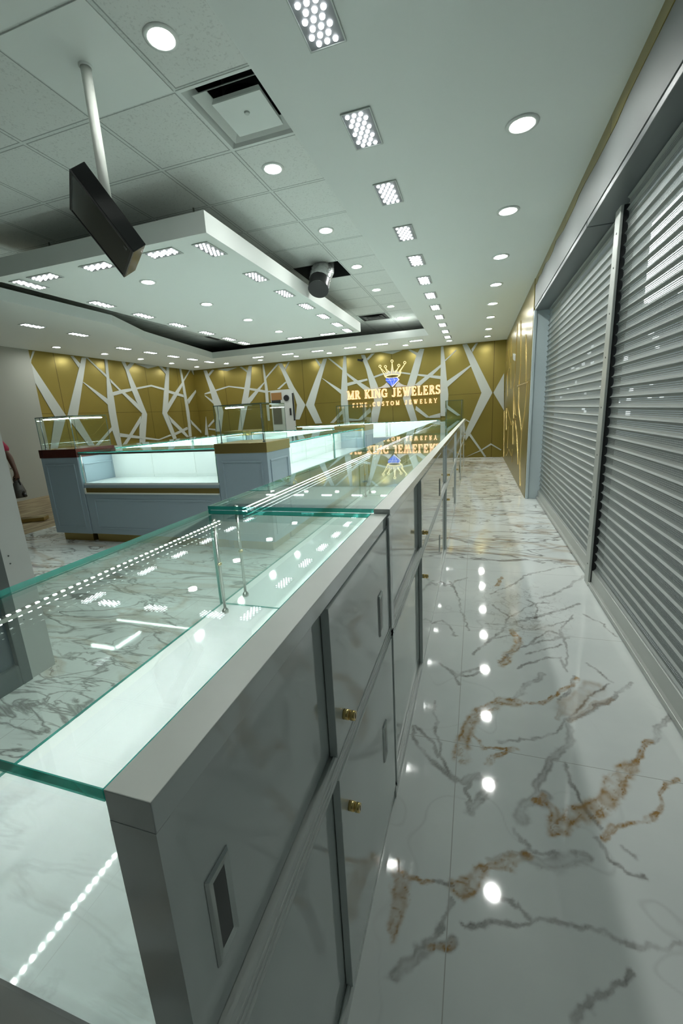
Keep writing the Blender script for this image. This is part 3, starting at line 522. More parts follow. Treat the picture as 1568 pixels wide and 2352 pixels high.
# ------------------------------------------------------------------ hanging canopy
bm = BM(); box(bm, -4.56, -2.08, 3.28, 8.10, ZS, ZS+.16); 
can = tag(obj('ceiling_canopy', bm, 'plaster'), 'large white rectangular canopy hanging below the tile ceiling over the island', 'ceiling canopy')
WORLD[can.name] = Vector((0,0,0)); bm = BM()
for x in (-4.2, -2.45):
    for y in (3.7, 7.6): cyl(bm, (x, y, ZS+.16), (x, y, ZC), .008, .008, 8)
obj('hanger_rod', bm, 'steel', can)
gc = 'LED panels round the edge of the canopy'
for i, y in enumerate([3.578, 4.412, 5.123, 5.823, 6.515, 7.21, 7.79]):
    led_panel(-2.25, y, ZS-.001, False, 'LED panel along the right edge of the hanging canopy, %s of that edge' % ORD[i], gc, False)
for i, x in enumerate([-2.66, -3.40, -4.07]):
    led_panel(x, 3.47, ZS-.001, True, 'LED panel along the front edge of the hanging canopy, number %d from the right' % (i+1), gc, False)
for i, y in enumerate([3.557, 4.452, 5.150, 5.864, 6.61, 7.306, 7.843]):
    led_panel(-4.40, y, ZS-.001, False, 'LED panel along the left edge of the hanging canopy, %s of that edge' % ORD[i], gc, False)
for i, x in enumerate([-3.34, -2.67]):
    led_panel(x, 7.92, ZS-.001, True, 'LED panel along the far edge of the hanging canopy, %s one' % ('left', 'right')[i], gc, False)
for i, (x, y) in enumerate([(-6.09, 4.839), (-6.11, 5.606), (-6.56, 6.994), (-6.55, 7.70), (-6.55, 8.42), (-6.53, 9.079), (-6.51, 9.732)]):
    led_panel(x, y, ZS-.001, False, 'LED panel in the smooth ceiling left of the canopy, %s of its row' % ORD[i], 'LED panels left of the canopy', False)
for i, x in enumerate([-5.139, -4.34, -3.572, -2.774, -2.037, -1.276]):
    led_panel(x, 9.78, ZS-.001, True, 'LED panel in the smooth ceiling before the back wall, number %d from the left' % (i+1), 'LED panels before the back wall', False)

# ------------------------------------------------------------------ air diffusers and duct
vt = thing('air_diffuser', 'square white air diffuser with dropped centre plate in the tile ceiling, nearest one', 'air vent', (-1.385, 2.815, ZC))
def ring(bm, cx, cy, h0, h1, z0, z1, th=.004):    # square funnel ring between half sizes
    for k in range(4):
        c, s = [(1, 0), (0, 1), (-1, 0), (0, -1)][k]
        def P(h, t, z): return (cx + c*h - s*t, cy + s*h + c*t, z)
        a = [P(h0, -h0, z0), P(h0, h0, z0), P(h1, h1, z1), P(h1, -h1, z1)]
        prism(bm, a, (0, 0, th))
bm = BM(); ring(bm, -1.385, 2.815, .305, .285, ZC-.004, ZC-.004); ring(bm, -1.385, 2.815, .285, .245, ZC-.004, ZC+.06); obj('outer_frame', bm, 'vent', vt)
bm = BM(); ring(bm, -1.385, 2.815, .240, .180, ZC-.004, ZC+.045); obj('louvre_ring', bm, 'vent', vt)
bm = BM(); box(bm, -1.545, -1.225, 2.655, 2.975, ZC-.022, ZC-.016); ring(bm, -1.385, 2.815, .160, .15, ZC-.018, ZC+.01); obj('centre_plate', bm, 'vent', vt, bevel=.002)
bm = BM(); cyl(bm, (-1.385, 2.79, ZC-.030), (-1.385, 2.79, ZC-.022), .014, .018, 16); obj('knob', bm, 'panelrim', vt)
bm = BM(); lathe(bm, (-1.385, 2.815, ZC+.05), [(.15, 0), (.15, .2)], 24); obj('duct_neck', bm, 'black', vt)
def small_vent(x, y, label):
    t = thing('air_vent', label, 'air vent', (x, y, ZC))
    bm = BM(); ring(bm, x, y, .30, .27, ZC-.008, ZC-.008); obj('outer_frame', bm, 'vent', t)
    bm = BM(); box(bm, x-.27, x+.27, y-.27, y+.27, ZC-.004, ZC-.002); obj('opening', bm, 'black', t)
    bm = BM()
    for h in (.20, .12): ring(bm, x, y, h, h-.045, ZC-.02, ZC-.006)
    obj('louvre_ring', bm, 'tool', t)
small_vent(-1.995, 8.92, 'square black-throated air vent in the tile ceiling, far right by the canopy corner')
small_vent(-5.65, 9.0, 'square black-throated air vent in the tile ceiling, far left of the canopy')

dt = thing('flexible_duct', 'flexible foil-wrapped air duct with a black end hanging from an open ceiling bay', 'air duct', (-1.92, 5.7, ZC))
def tube(bm, path, rad, seg=28, jit=0., mi=0):
    rings = []
    for i, (p, r) in enumerate(zip(path, rad)):
        p = Vector(p); q = Vector(path[min(i+1, len(path)-1)]) - Vector(path[max(i-1, 0)]); q.normalize()
        u = Vector((0, 1, 0)).cross(q).normalized(); w = q.cross(u)
        rr = [r*(1 + jit*(random.random()-.5)) for _ in range(seg)]
        rings.append([bm.verts.new(p + (u*math.cos(2*PI*k/seg) + w*math.sin(2*PI*k/seg))*rr[k]) for k in range(seg)])
    for a, b in zip(rings, rings[1:]):
        for k in range(seg):
            f = bm.faces.new((a[k], a[(k+1)%seg], b[(k+1)%seg], b[k])); f.smooth = True; f.material_index = mi
    return rings
random.seed(3)
pa = [(-1.95, 5.86, ZC+.30), (-1.94, 5.79, ZC+.15), (-1.93, 5.72, ZC+.0), (-1.915, 5.62, ZC-.07), (-1.907, 5.54, ZC-.12), (-1.905, 5.44, ZC-.235)]
path = []; 
for a, b in zip(pa[:-1], pa[1:]):
    for k in range(5): path.append(tuple(Vector(a).lerp(Vector(b), k/5)))
path.append(pa[-1])
bm = BM(); tube(bm, path, [.136 - .010*(i % 2) + .004*math.sin(i*1.7) for i in range(len(path))], 30, .10); obj('foil_wrap', bm, 'foil', dt)
bm = BM(); p2 = [tuple(Vector((-1.904, 5.455, ZC-.215)).lerp(Vector((-1.90, 5.365, ZC-.345)), k/9)) for k in range(10)]
rg = tube(bm, p2, [.124 + .005*(k % 2) for k in range(10)], 30, .01)
rg2 = tube(bm, [tuple(Vector(p2[-1])), tuple(Vector(p2[-1]) + Vector((.0, .075, .10)))], [.116, .110], 30)
for k in range(30): bm.faces.new((rg[-1][k], rg[-1][(k+1)%30], rg2[0][(k+1)%30], rg2[0][k]))
bm.faces.new(rg2[1]); obj('duct_end', bm, 'black', dt)
bm = BM(); tube(bm, [(-1.90, 5.372, ZC-.335), (-1.90, 5.40, ZC-.29)], [.065, .055], 24); obj('inner_collar', bm, 'black_gloss', dt)

# ------------------------------------------------------------------ television on its pole
tv = thing('television', 'black flat television tilted down on a white pole from the ceiling', 'television', (-2.0, 2.185, ZC))
ax = [Vector(TVM[k]) for k in range(3)]
M3 = Matrix((ax[0], ax[1], ax[2])).transposed()
c = Vector((-2.028, 2.185, H+1.113))
bm = BM(); obox(bm, c + ax[1]*.0, (.416, .085, .46), M3); obj('casing', bm, 'black_gloss', tv, bevel=.004)
bm = BM(); obox(bm, c - ax[1]*.0435, (.385, .004, .43), M3); obj('screen', bm, 'screen', tv)
bm = BM()
obox(bm, c - ax[1]*.0445 + ax[0]*.2, (.014, .008, .46), M3); obox(bm, c - ax[1]*.0445 - ax[0]*.2, (.014, .008, .46), M3)
obox(bm, c - ax[1]*.0445 + ax[2]*.222, (.4, .008, .014), M3); obox(bm, c - ax[1]*.0445 - ax[2]*.222, (.4, .008, .014), M3)
obj('bezel', bm, 'black', tv)
bm = BM(); obox(bm, c - ax[1]*.0465 - ax[0]*.16 - ax[2]*.17, (.02, .002, .03), M3); obj('sticker', bm, 'tool', tv)
bm = BM(); cyl(bm, (-2.0, 2.185, ZC), (-2.0, 2.185, H+1.18), .026, .026, 20); obj('pole', bm, 'cream', tv)
bm = BM(); lathe(bm, (-2.0, 2.185, ZC-.006), [(.034, 0), (.034, -.006), (.028, -.010)], 28); obj('ceiling_flange', bm, 'plaster', tv)
bm = BM(); obox(bm, c + ax[1]*.06, (.14, .04, .12), M3); obj('wall_bracket', bm, 'black', tv)
# ------------------------------------------------------------------ long counter of display cases
XF, XB, XGL = -.229, -.805, -.815     # aisle face, customer face, outer edge of the front glass
ZT = H - .279                        # top of the cases
ZD = H - .600                        # display floor
GR_CASE = 'glass-topped display cases of the long counter'
def glass_box(bm, x0, x1, y0, y1, z0, z1):   # slab whose large faces are clear and small edges teal
    v = box(bm, x0, x1, y0, y1, z0, z1)
    ext = sorted([(x1-x0, 0), (y1-y0, 1), (z1-z0, 2)]); thin = ext[0][1]
    bm.faces.ensure_lookup_table()
    for f in bm.faces[-6:]:
        f.normal_update()
        f.material_index = 0 if abs(f.normal[thin]) > .5 else 1
def pull(parent, y, zc, xf, near=False):
    bm = BM(); w, h = .0195, .057
    pr = [(-w, -h), (w, -h), (w, h), (-w, h)]; iw, ih = .0098, .044
    o = [(xf+.0005, y+a, zc+b) for a, b in pr]; 
    vo = [bm.verts.new(p) for p in o]
    vm = [bm.verts.new((xf+.0035, y+a*.86, zc+b*.95)) for a, b in pr]
    vi = [bm.verts.new((xf+.002, y+a*iw/w, zc+b*ih/h)) for a, b in pr]
    for A, B in ((vo, vm), (vm, vi)):
        for k in range(4): bm.faces.new((A[k], A[(k+1)%4], B[(k+1)%4], B[k]))
    hd = obj('handle', bm, 'chrome', parent)
    bm = BM(); box(bm, xf+.0004, xf+.0018, y-iw, y+iw, zc-ih, zc+ih); obj('finger_recess', bm, 'black_gloss', hd)
def lock(parent, y, z, xf):
    bm = BM(); cyl(bm, (xf, y, z), (xf+.012, y, z), .0095, .0095, 20); cyl(bm, (xf+.012, y, z), (xf+.015, y, z), .0082, .0082, 20)
    cyl(bm, (xf+.015, y, z), (xf+.023, y, z), .0095, .0088, 20)
    lk = obj('lock', bm, 'brass', parent)
    bm = BM(); box(bm, xf+.0228, xf+.0236, y-.0012, y+.0012, z-.005, z+.005); obj('keyhole', bm, 'black', lk)
def display_case(y0, y1, gap, label, xo=0., pulls_near=True, end=False, dots=0, post_near=True, zo=0.):
    ZT = globals()['ZT'] + zo; ZD = globals()['ZD']
    L = y1 - y0; xf = XF + xo
    t = thing('display_case', label, 'display case', (-.5, (y0+y1)/2, 0), GR_CASE)
    e = .0015; a, b = y0 + e, y1 - e
    # carcass: base, back shell, mid rail, end stiles
    bm = BM()
    box(bm, XB, xf-.045, a, b, .06, ZD-.012); box(bm, XB+.03, xf-.012, a+.01, b-.01, 0, .062)
    obj('carcass', bm, 'white', t)
    bm = BM()
    box(bm, xf-.045, xf, a, b, .045, .058); box(bm, xf-.012, xf-.004, a, b, 0, .045)
    for g in (.004, .016, .029): box(bm, xf-g-.004, xf-g, a, b, .058, .064)
    obj('base_rail', bm, 'track', t)
    bm = BM()
    zr0, zr1 = H-.655, H-.610
    box(bm, xf-.045, xf, a, b, zr0, zr1)
    for g in (.000, .0155, .031): box(bm, xf-g-.005, xf-g, a, b, zr1, zr1+.007)
    for g in (.008, .020, .032): box(bm, xf, xf+.0016, a, b, zr0+g, zr0+g+.005)
    obj('middle_rail', bm, 'track', t)
    bm = BM(); box(bm, xf-.046, xf, a, b, ZT-.030, ZT)
    bm.faces.ensure_lookup_table()
    for fc in bm.faces: fc.material_index = 0 if fc.calc_center_median().z > ZT-.001 else 1
    obj('top_rail', bm, ['cream', 'door'], t, bevel=.0008)
    for q in ((a, a+.016), (b-.016, b)):
        bm = BM(); box(bm, xf-.046, xf-.0003, q[0], q[1], .05, ZT-.0302); obj('end_stile', bm, 'door', t)
    bm = BM(); box(bm, XB+.038, xf-.05, a, b, ZD-.012, ZD); obj('display_floor', bm, 'deck', t)
    bm = BM(); box(bm, XB, XB+.038, a, b, ZD-.016, ZD-.006); obj('front_ledge', bm, 'track', t)
    # doors: left door on the rear track, right door on the front track
    for (z0, z1, zh, zl) in ((zr1+.004, ZT-.033, H-.51, H-.548), (.060, zr0-.001, H-.90, H-.760)):
        bm = BM(); box(bm, xf-.026, xf-.013, a+.012, y0+gap+.05, z0, z1); d = obj('door', bm, 'door', t, bevel=.001)
        if pulls_near: pull(d, y0+.073, zh + .018, xf-.013)
        bm = BM(); box(bm, xf-.0115, xf+.0035, y0+gap, b-.012, z0, z1); d = obj('door', bm, 'door', t, bevel=.001)
        pull(d, y1-(.145 if L < 1.2 else .16), zh, xf+.0035); lock(d, y0+gap+.045, zl, xf+.0035)
    # glass
    bm = BM(); glass_box(bm, XGL, xf-.047, a, b, ZT-.012, ZT); obj('glass_top', bm, ['glass', 'glass_edge'], t)
    bm = BM(); glass_box(bm, XGL+.001, XGL+.009, a, b, ZD-.006, ZT-.0125); obj('front_glass', bm, ['glass', 'glass_edge'], t)
    if end:
        bm = BM(); glass_box(bm, XGL+.0095, xf-.047, a+.001, a+.009, .55, ZT-.011); obj('end_glass', bm, ['glass', 'glass_edge'], t)
    bm = BM(); glass_box(bm, XGL+.0095, xf-.047, b-.008, b-.0005, ZD+.001, ZT-.011); obj('divider_glass', bm, ['glass', 'glass_edge'], t)
    for k, yy in enumerate((a+.062, b-.062)):
        if k == 0 and not post_near: continue
        bm = BM(); x = -.752; cyl(bm, (x, yy, ZD), (x, yy, ZT-.011), .0048, .0048, 14)
        lathe(bm, (x, yy, ZD), [(.0105, 0), (.0105, .008), (.0075, .013), (.005, .016)], 16); lathe(bm, (x, yy, ZT-.030), [(.005, 0), (.0085, .004), (.0085, .018)], 16)
        p = obj('support_post', bm, 'steel', t)
        bm = BM(); lathe(bm, (x, yy, ZD+.16), [(.0048, 0), (.0078, .002), (.0078, .007), (.0048, .009)], 16); obj('clamp_ring', bm, 'brass', p)
    # LED strip under the front edge of the glass top
    x = -.722 if dots else -.705
    s0, s1 = a+.03, b-.075
    bm = BM(); box(bm, x-.006, x+.006, s0, s1, ZT-.020, ZT-.0125); st = obj('strip_channel', bm, 'steel', t)
    if dots:
        n = int((s1-s0)/.0160)
        bm = BM()
        for k in range(n):
            yy = s0 + .006 + k*(s1-s0-.012)/(n-1); box(bm, x-.0026, x+.0026, yy-.0026, yy+.0026, ZT-.0222, ZT-.0202)
            box(bm, x-.0020, x+.0020, yy-.0026, yy+.0026, ZT-.0125, ZT-.0121)
        q = obj('led_diodes', bm, 'emit_dot', st); q['kind'] = 'stuff'
        bm = BM(); box(bm, x-.0009, x+.0009, s0, s1, ZT-.0210, ZT-.0201); obj('strip_diffuser', bm, 'emit_strip', st)
    else:
        bm = BM(); box(bm, x-.0032, x+.0032, s0, s1, ZT-.0235, ZT-.0201); box(bm, x-.002, x+.002, s0, s1, ZT-.0125, ZT-.0121); obj('strip_diffuser', bm, 'emit_strip', st)
    return t
display_case(.195, 1.112, .395, 'nearest glass-topped white display case of the long counter, with two black pulls and brass locks', end=True, dots=1)
J = [1.112, 2.948, 4.778, 6.608, 8.438, 10.20]
c2 = display_case(J[0], J[1], .69, 'second glass-topped white display case from the camera, its green glass edge overlapping the nearest case', xo=.006, pulls_near=False, zo=.013)
for o in [c2]: 
    for ch in c2.children: pass
bm = BM(); box(bm, XF+.0045, XF+.0085, 1.085, 1.118, ZD-.02, ZT-.004); obj('corner_strip', bm, 'deck', c2)
c3 = display_case(J[1], J[2], .58, 'third glass-topped white display case from the camera along the long counter', xo=.006, pulls_near=False, zo=.013)
for k in (2, 3):
    dup(c3, (-.5, (J[k]+J[k+1])/2, 0), 'glass-topped white display case, %s from the camera along the long counter' % ('fourth', 'fifth')[k-2])
display_case(J[4], J[5], .55, 'farthest display case of the long counter, under the small glass showcase by the back wall', xo=.006, pulls_near=False, zo=.013)

# ------------------------------------------------------------------ back counter in front of the sign wall
def run_case(name, label, group, x0, x1, y0, y1, face, ztop, zglass, strip=True, slot=True, seams=2):
    """customer-facing case: face = 'y' (towards the camera) or 'x' (towards the long counter)"""
    t = thing(name, label, 'display case', ((x0+x1)/2, (y0+y1)/2, 0), group)
    bm = BM(); box(bm, x0, x1, y0, y1, .10, zglass-.02); obj('body', bm, 'blue_white', t)
    bm = BM(); i = .05; j = .0 if face == 'y' else i; k = i if face == 'y' else 0.; box(bm, x0+j, x1-j, y0+k, y1-k, .0, .10); obj('plinth', bm, 'gold_gloss', t)
    bm = BM(); box(bm, x0+.004, x1-.004, y0+.004, y1-.004, zglass-.02, zglass); obj('display_floor', bm, 'deck', t)
    bm = BM()
    if face == 'y': box(bm, x0+.002, x1-.002, y1-.02, y1-.002, zglass, ztop-.012)
    else: box(bm, x0+.002, x0+.02, y0+.002, y1-.002, zglass, ztop-.012)
    obj('back_panel', bm, 'deck', t)
    bm = BM()
    if face == 'y':
        for k in range(1, seams+1): xx = x0 + (x1-x0)*k/(seams+1); box(bm, xx-.003, xx+.003, y1-.024, y1-.02, zglass, ztop-.015)
        box(bm, x0+.01, x1-.01, y1-.024, y1-.02, zglass+.028, zglass+.034)
    else:
        for k in range(1, seams+1): yy = y0 + (y1-y0)*k/(seams+1); box(bm, x0+.02, x0+.024, yy-.004, yy+.004, zglass, ztop-.015)
        box(bm, x0+.02, x0+.024, y0+.01, y1-.01, zglass+.115, zglass+.122)
    obj('panel_joint', bm, 'track', t)
    bm = BM(); glass_box(bm, x0, x1, y0, y1, ztop-.010, ztop); obj('glass_top', bm, ['glass', 'glass_edge'], t)
    bm = BM()
    if face == 'y': glass_box(bm, x0+.004, x1-.004, y0+.002, y0+.010, zglass, ztop-.0105)
    else: glass_box(bm, x1-.010, x1-.002, y0+.004, y1-.004, zglass, ztop-.0105)
    obj('front_glass', bm, ['glass', 'glass_edge'], t)
    bm = BM()
    if face == 'y':
        for xx in (x0+.012, x1-.012): cyl(bm, (xx, y0+.016, zglass), (xx, y0+.016, ztop-.010), .006, .006, 10)
    else:
        for yy in (y0+.012, y1-.012): cyl(bm, (x1-.016, yy, zglass), (x1-.016, yy, ztop-.010), .006, .006, 10)
    obj('support_post', bm, 'steel', t)
    if strip:
        bm = BM()
        if face == 'y': box(bm, x0+.04, x1-.04, y0+.03, y0+.046, ztop-.020, ztop-.012)
        else: box(bm, x1-.046, x1-.03, y0+.04, y1-.04, ztop-.020, ztop-.012)
        ch = obj('strip_channel', bm, 'black', t)
        bm = BM()
        if face == 'y': box(bm, x0+.04, x1-.04, y0+.046, y0+.056, ztop-.022, ztop-.012)
        else: box(bm, x1-.056, x1-.046, y0+.04, y1-.04, ztop-.022, ztop-.012)
        obj('strip_diffuser', bm, 'emit_far', ch)
    return t
gb = 'back counter display cases'
for k, (a, b) in enumerate([(-4.40, -3.22), (-3.215, -2.035), (-2.03, -.83)]):
    run_case('display_case', 'glowing white glass-fronted case of the back counter under the sign, %s of three' % ('left', 'middle', 'right')[k], gb, a, b, 10.02, 10.5, 'y', ZT+.02, H-.60, seams=1)
# ------------------------------------------------------------------ island
YI = 3.40
def moulding(bm, u0, u1, z0, z1, plane, c, out):   # raised picture-frame moulding on a face
    w = .018; d = .008
    for (a, b, e, f) in ((u0, u1, z0, z0+w), (u0, u1, z1-w, z1), (u0, u0+w, z0+w, z1-w), (u1-w, u1, z0+w, z1-w)):
        if plane == 'y': box(bm, a, b, min(c, c+out*d), max(c, c+out*d), e, f)
        else: box(bm, min(c, c+out*d), max(c, c+out*d), a, b, e, f)
def pedestal(x0, x1, y0, y1, label, band='gold_gloss'):
    t = thing('corner_pedestal', label, 'counter', ((x0+x1)/2, (y0+y1)/2, 0), 'corner pedestals of the island')
    zt = H - .215; zb = H - .305
    bm = BM(); box(bm, x0, x1, y0, y1, .095, zb); obj('body', bm, 'blue_white', t, bevel=.003)
    bm = BM(); i = .05; box(bm, x0+i, x1-i, y0+i, y1-i, 0, .095); obj('plinth', bm, 'gold_gloss', t)
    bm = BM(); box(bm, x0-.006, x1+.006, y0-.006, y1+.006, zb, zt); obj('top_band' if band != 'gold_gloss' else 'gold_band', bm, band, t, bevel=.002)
    bm = BM(); m = .055
    moulding(bm, x0+m, x1-m, .16, zb-.07, 'y', y0, -1); moulding(bm, y0+m, y1-m, .16, zb-.07, 'x', x1, 1)
    obj('panel_moulding', bm, 'blue_white', t, bevel=.003)
    return t
pedestal(-4.565, -4.04, YI, YI+.50, 'pale blue corner pedestal with a dark maroon reflection painted on its gold band, front left corner of the island', 'maroon')
pedestal(-2.325, -1.79, YI, YI+.49, 'pale blue corner pedestal with a gold band, front right corner of the island')
pedestal(-2.325, -1.79, 6.98, 7.60, 'pale blue corner pedestal with a gold band, far right corner of the island')
pedestal(-4.565, -4.04, 7.05, 7.60, 'pale blue corner pedestal with a gold band, far left corner of the island')
zg = H - .585; zt = H - .252
f = run_case('display_case', 'wide lit white display case with a gold slot, front of the island between two pedestals', 'display cases of the island', -4.030, -2.335, YI+.01, YI+.46, 'y', zt, zg, seams=2)
bm = BM(); moulding(bm, -3.93, -2.43, .16, zg-.17, 'y', YI+.01, -1); obj('panel_moulding', bm, 'blue_white', f, bevel=.003)
bm = BM(); box(bm, -4.00, -2.34, YI-.001, YI+.012, H-.685, H-.637); obj('gold_slot', bm, 'gold_gloss', f)
bm = BM(); box(bm, -4.02, -2.34, YI-.008, YI+.012, H-.700, H-.685); box(bm, -4.02, -4.0, YI-.008, YI+.012, H-.685, H-.637); obj('slot_lip', bm, 'cream', f)
bm = BM(); box(bm, -4.03, -2.335, YI+.004, YI+.012, zt-.030, zt-.010); obj('front_frame', bm, 'steel', f)
r1 = run_case('display_case', 'lit display case on the right side of the island, nearest to the camera', 'display cases of the island', -2.24, -1.80, 3.90, 5.36, 'x', zt, zg, slot=False, seams=2)
r2 = run_case('display_case', 'lit display case on the right side of the island, the one behind', 'display cases of the island', -2.24, -1.80, 5.37, 6.97, 'x', zt, zg, slot=False, seams=1)
l1 = run_case('display_case', 'glass-topped case on the left side of the island, nearest to the camera', 'display cases of the island', -4.55, -4.10, 3.91, 5.45, 'x', zt, zg, seams=1)
l2 = run_case('display_case', 'glass-topped case on the left side of the island, the one behind', 'display cases of the island', -4.55, -4.10, 5.46, 7.04, 'x', zt, zg, seams=1)
b1 = run_case('display_case', 'glass-topped case closing the far side of the island', 'display cases of the island', -4.030, -2.335, 7.1, 7.58, 'y', zt, zg, seams=1)
# glass showcases standing on the pedestals
def showcase(x0, x1, y0, y1, z0, label, mid=None, strips=((0, 1),), zh=.345, side=()):
    t = thing('glass_showcase', label, 'glass showcase', ((x0+x1)/2, (y0+y1)/2, z0), 'small glass showcases on top of the counters')
    z1 = z0 + zh; g = .005; EG = ['glass', 'glass_edge_dark']
    bm = BM(); glass_box(bm, x0, x1, y0, y1, z1-.007, z1); obj('glass_top', bm, EG, t)
    for q in ((x0, x1, y0, y0+g), (x0, x1, y1-g, y1)):
        bm = BM(); glass_box(bm, *q, z0, z1-.007); obj('glass_pane', bm, EG, t)
    for q in ((x0, x0+g), (x1-g, x1)) + (((mid-g/2, mid+g/2),) if mid else ()):
        bm = BM(); glass_box(bm, *q, y0+g, y1-g, z0, z1-.007); obj('glass_pane', bm, EG, t)
    for xx in (x0+.03, x1-.03) + ((mid,) if mid else ()):
        bm = BM(); cyl(bm, (xx, y0+.03, z0), (xx, y0+.03, z1-.007), .005, .005, 10); lathe(bm, (xx, y0+.03, z0), [(.011, 0), (.011, .008), (.005, .014)], 12); obj('support_post', bm, 'frame_metal', t)
    for a, b in strips:
        bm = BM(); box(bm, a, b, y0+.018, y0+.03, z1-.024, z1-.009); ch = obj('strip_channel', bm, 'steel', t)
        bm = BM(); box(bm, a, b, y0+.012, y0+.034, z1-.032, z1-.024); obj('strip_diffuser', bm, 'emit_far', ch)
    for a, b in side:
        bm = BM(); box(bm, x1-.03, x1-.018, a, b, z1-.024, z1-.009); ch = obj('strip_channel', bm, 'steel', t)
        bm = BM(); box(bm, x1-.034, x1-.012, a, b, z1-.032, z1-.024); obj('strip_diffuser', bm, 'emit_far', ch)
    return t
zp = H - .214
showcase(-4.54, -4.05, YI+.01, YI+.48, zp, 'empty glass showcase with bright light strips on the front left pedestal', strips=((-4.44, -4.10),), side=((YI+.05, YI+.43),))
showcase(-2.30, -1.80, YI+.01, YI+.48, zp, 'empty glass showcase on the front right pedestal of the island', strips=((-2.18, -2.00),))
showcase(-2.30, -1.80, 7.05, 7.55, zp, 'empty glass showcase on the far right pedestal of the island', strips=())
showcase(-.66, -.275, 9.90, 10.18, ZT+.0132, 'small empty glass showcase at the far end of the long counter', strips=(), zh=.42)

# ------------------------------------------------------------------ roller shutters
def shutter(y0, y1, label):
    t = thing('roller_shutter', label, 'shutter', (.80, (y0+y1)/2, 0), 'perforated roller shutters')
    bm = BM(); prof = []
    z = .115; top = H + 1.10
    ns = 9
    k0 = int(.115/PITCH)
    k = k0
    while k*PITCH < top:
        for i in range(ns):
            f_ = i/ns; zz = (k + f_)*PITCH
            # hinge curl projects into the room, belly bows outward
            x = .790 + .010*math.sin(PI*f_)**.6 if f_ > 0 else .785
            prof.append((x, zz))
        k += 1
    vs = []
    for x, zz in prof: vs.append((bm.verts.new((x, y0, zz)), bm.verts.new((x, y1, zz))))
    for a, b in zip(vs, vs[1:]): 
        fc = bm.faces.new((a[0], a[1], b[1], b[0])); fc.smooth = False
    # mesh Z must match the slat phase of the material: parent sits at z = 0
    obj('slat_curtain', bm, 'shutter', t)
    bm = BM(); box(bm, .776, .825, y0, y1, .018, .118); box(bm, .757, .80, y0, min(y1, 3.04) if y0 < 3 else y1, .012, .036); obj('bottom_bar', bm, 'shutter_post', t, bevel=.003)
    return t
shutter(-1.5, 3.045, 'perforated grey roller shutter in the foreground, right of the guide rail')
sh2 = shutter(3.12, 5.985, 'perforated grey roller shutter beyond the guide rail, next to the gold wall'); sh2.location.x += .03
gr = thing('shutter_guide_rail', 'tall grey metal guide rail with screws between the two roller shutters', 'guide rail', (.775, 3.10, 0))
bm = BM(); box(bm, .758, .774, 3.050, 3.150, .0, H+1.06); box(bm, .774, .83, 3.10, 3.106, 0, H+1.06); obj('rail', bm, 'shutter_post', gr, bevel=.003)
for zz in (.15, .35, .62, .9, 1.2, 1.5, 1.75, 2.0, 2.18):
    bm = BM(); cyl(bm, (.7585, 3.095, zz), (.7555, 3.095, zz), .006, .005, 10); obj('screw', bm, 'white_screw', gr)
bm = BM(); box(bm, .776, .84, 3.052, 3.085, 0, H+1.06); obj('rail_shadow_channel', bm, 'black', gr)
# ground and a lit shop window outside, seen only through the punched holes
bm = BM(); box(bm, .9, 9., -2, 16, -.05, 0.0); tag(obj('pavement', bm, 'wallwhite'), 'pale pavement outside, glimpsed through the holes of the shutters', 'pavement')['kind'] = 'structure'
bm = BM(); box(bm, 4.0, 4.1, 11.2, 13.3, H+2.3, H+4.1); box(bm, 4.0, 4.1, 9.2, 11.0, H+2.4, H+4.0)
bm2 = BM()
random.seed(8)
for q in range(34):
    u, v = random.uniform(13.4, 27), random.uniform(-.9, 2.2); a, b = random.uniform(.05, .45), random.uniform(.03, .16); box(bm2, 4.0, 4.05, u, u+a, H+v, H+v+b)
for q in range(16):
    u, v = random.uniform(8, 13), random.uniform(-.6, 2.2); a, b = random.uniform(.03, .25), random.uniform(.02, .08); box(bm2, 4.0, 4.05, u, u+a, H+v, H+v+b)
M['outside'] = emis('lit_shop_window', (.85, .95, 1.), 4.)
wo = struct(obj('window_2', bm, 'outside'))
M['glimmer'] = emis('far_window_glimmer', (.85, .95, .98), 1.3)
struct(obj('window_3', bm2, 'glimmer'))

# ------------------------------------------------------------------ sign
GL = {}
def S(x0, y0, x1, y1, w): return ('s', x0, y0, x1, y1, w)
def Sf(x, y, w=.26): return ('s', x-w/2, y, x+w/2, y, .05)
tk, tn = .17, .06
GL['M'] = (1.05, [S(.16,0,.16,1,tn), S(.88,0,.88,1,tk), S(.16,1,.50,.05,tk), S(.50,.05,.88,1,tn), Sf(.16,.025), Sf(.86,.025,.34), Sf(.12,.975,.22), Sf(.90,.975,.26)])
GL['R'] = (.80, [S(.2,0,.2,1,tk), Sf(.2,.025,.34), ('a',.32,.74,.26,.235,-90,90,.06,.16), S(.1,.97,.34,.97,.06), S(.2,.51,.34,.51,.06), S(.42,.5,.70,.02,tk*.9), Sf(.74,.025,.18)])
GL['K'] = (.86, [S(.2,0,.2,1,tk), Sf(.2,.025,.34), Sf(.2,.975,.34), S(.25,.40,.72,.97,tn), S(.38,.56,.72,.02,tk), Sf(.76,.025,.22), Sf(.70,.975,.24)])
GL['I'] = (.42, [S(.21,0,.21,1,tk), Sf(.21,.025,.36), Sf(.21,.975,.36)])
GL['N'] = (.92, [S(.18,0,.18,1,tn), S(.78,0,.78,1,tn), S(.18,1,.78,.02,tk), Sf(.18,.025,.26), Sf(.78,.975,.26), Sf(.12,.975,.2)])
GL['G'] = (.90, [('a',.48,.5,.36,.46,50,310,.07,.16), S(.74,.05,.74,.42,tk*.9), Sf(.72,.43,.30), S(.73,.68,.76,.92,.05)])
GL['J'] = (.56, [S(.34,.2,.34,1,tk), Sf(.34,.975,.34), ('a',.20,.19,.17,.17,180,360,.06,.12)])
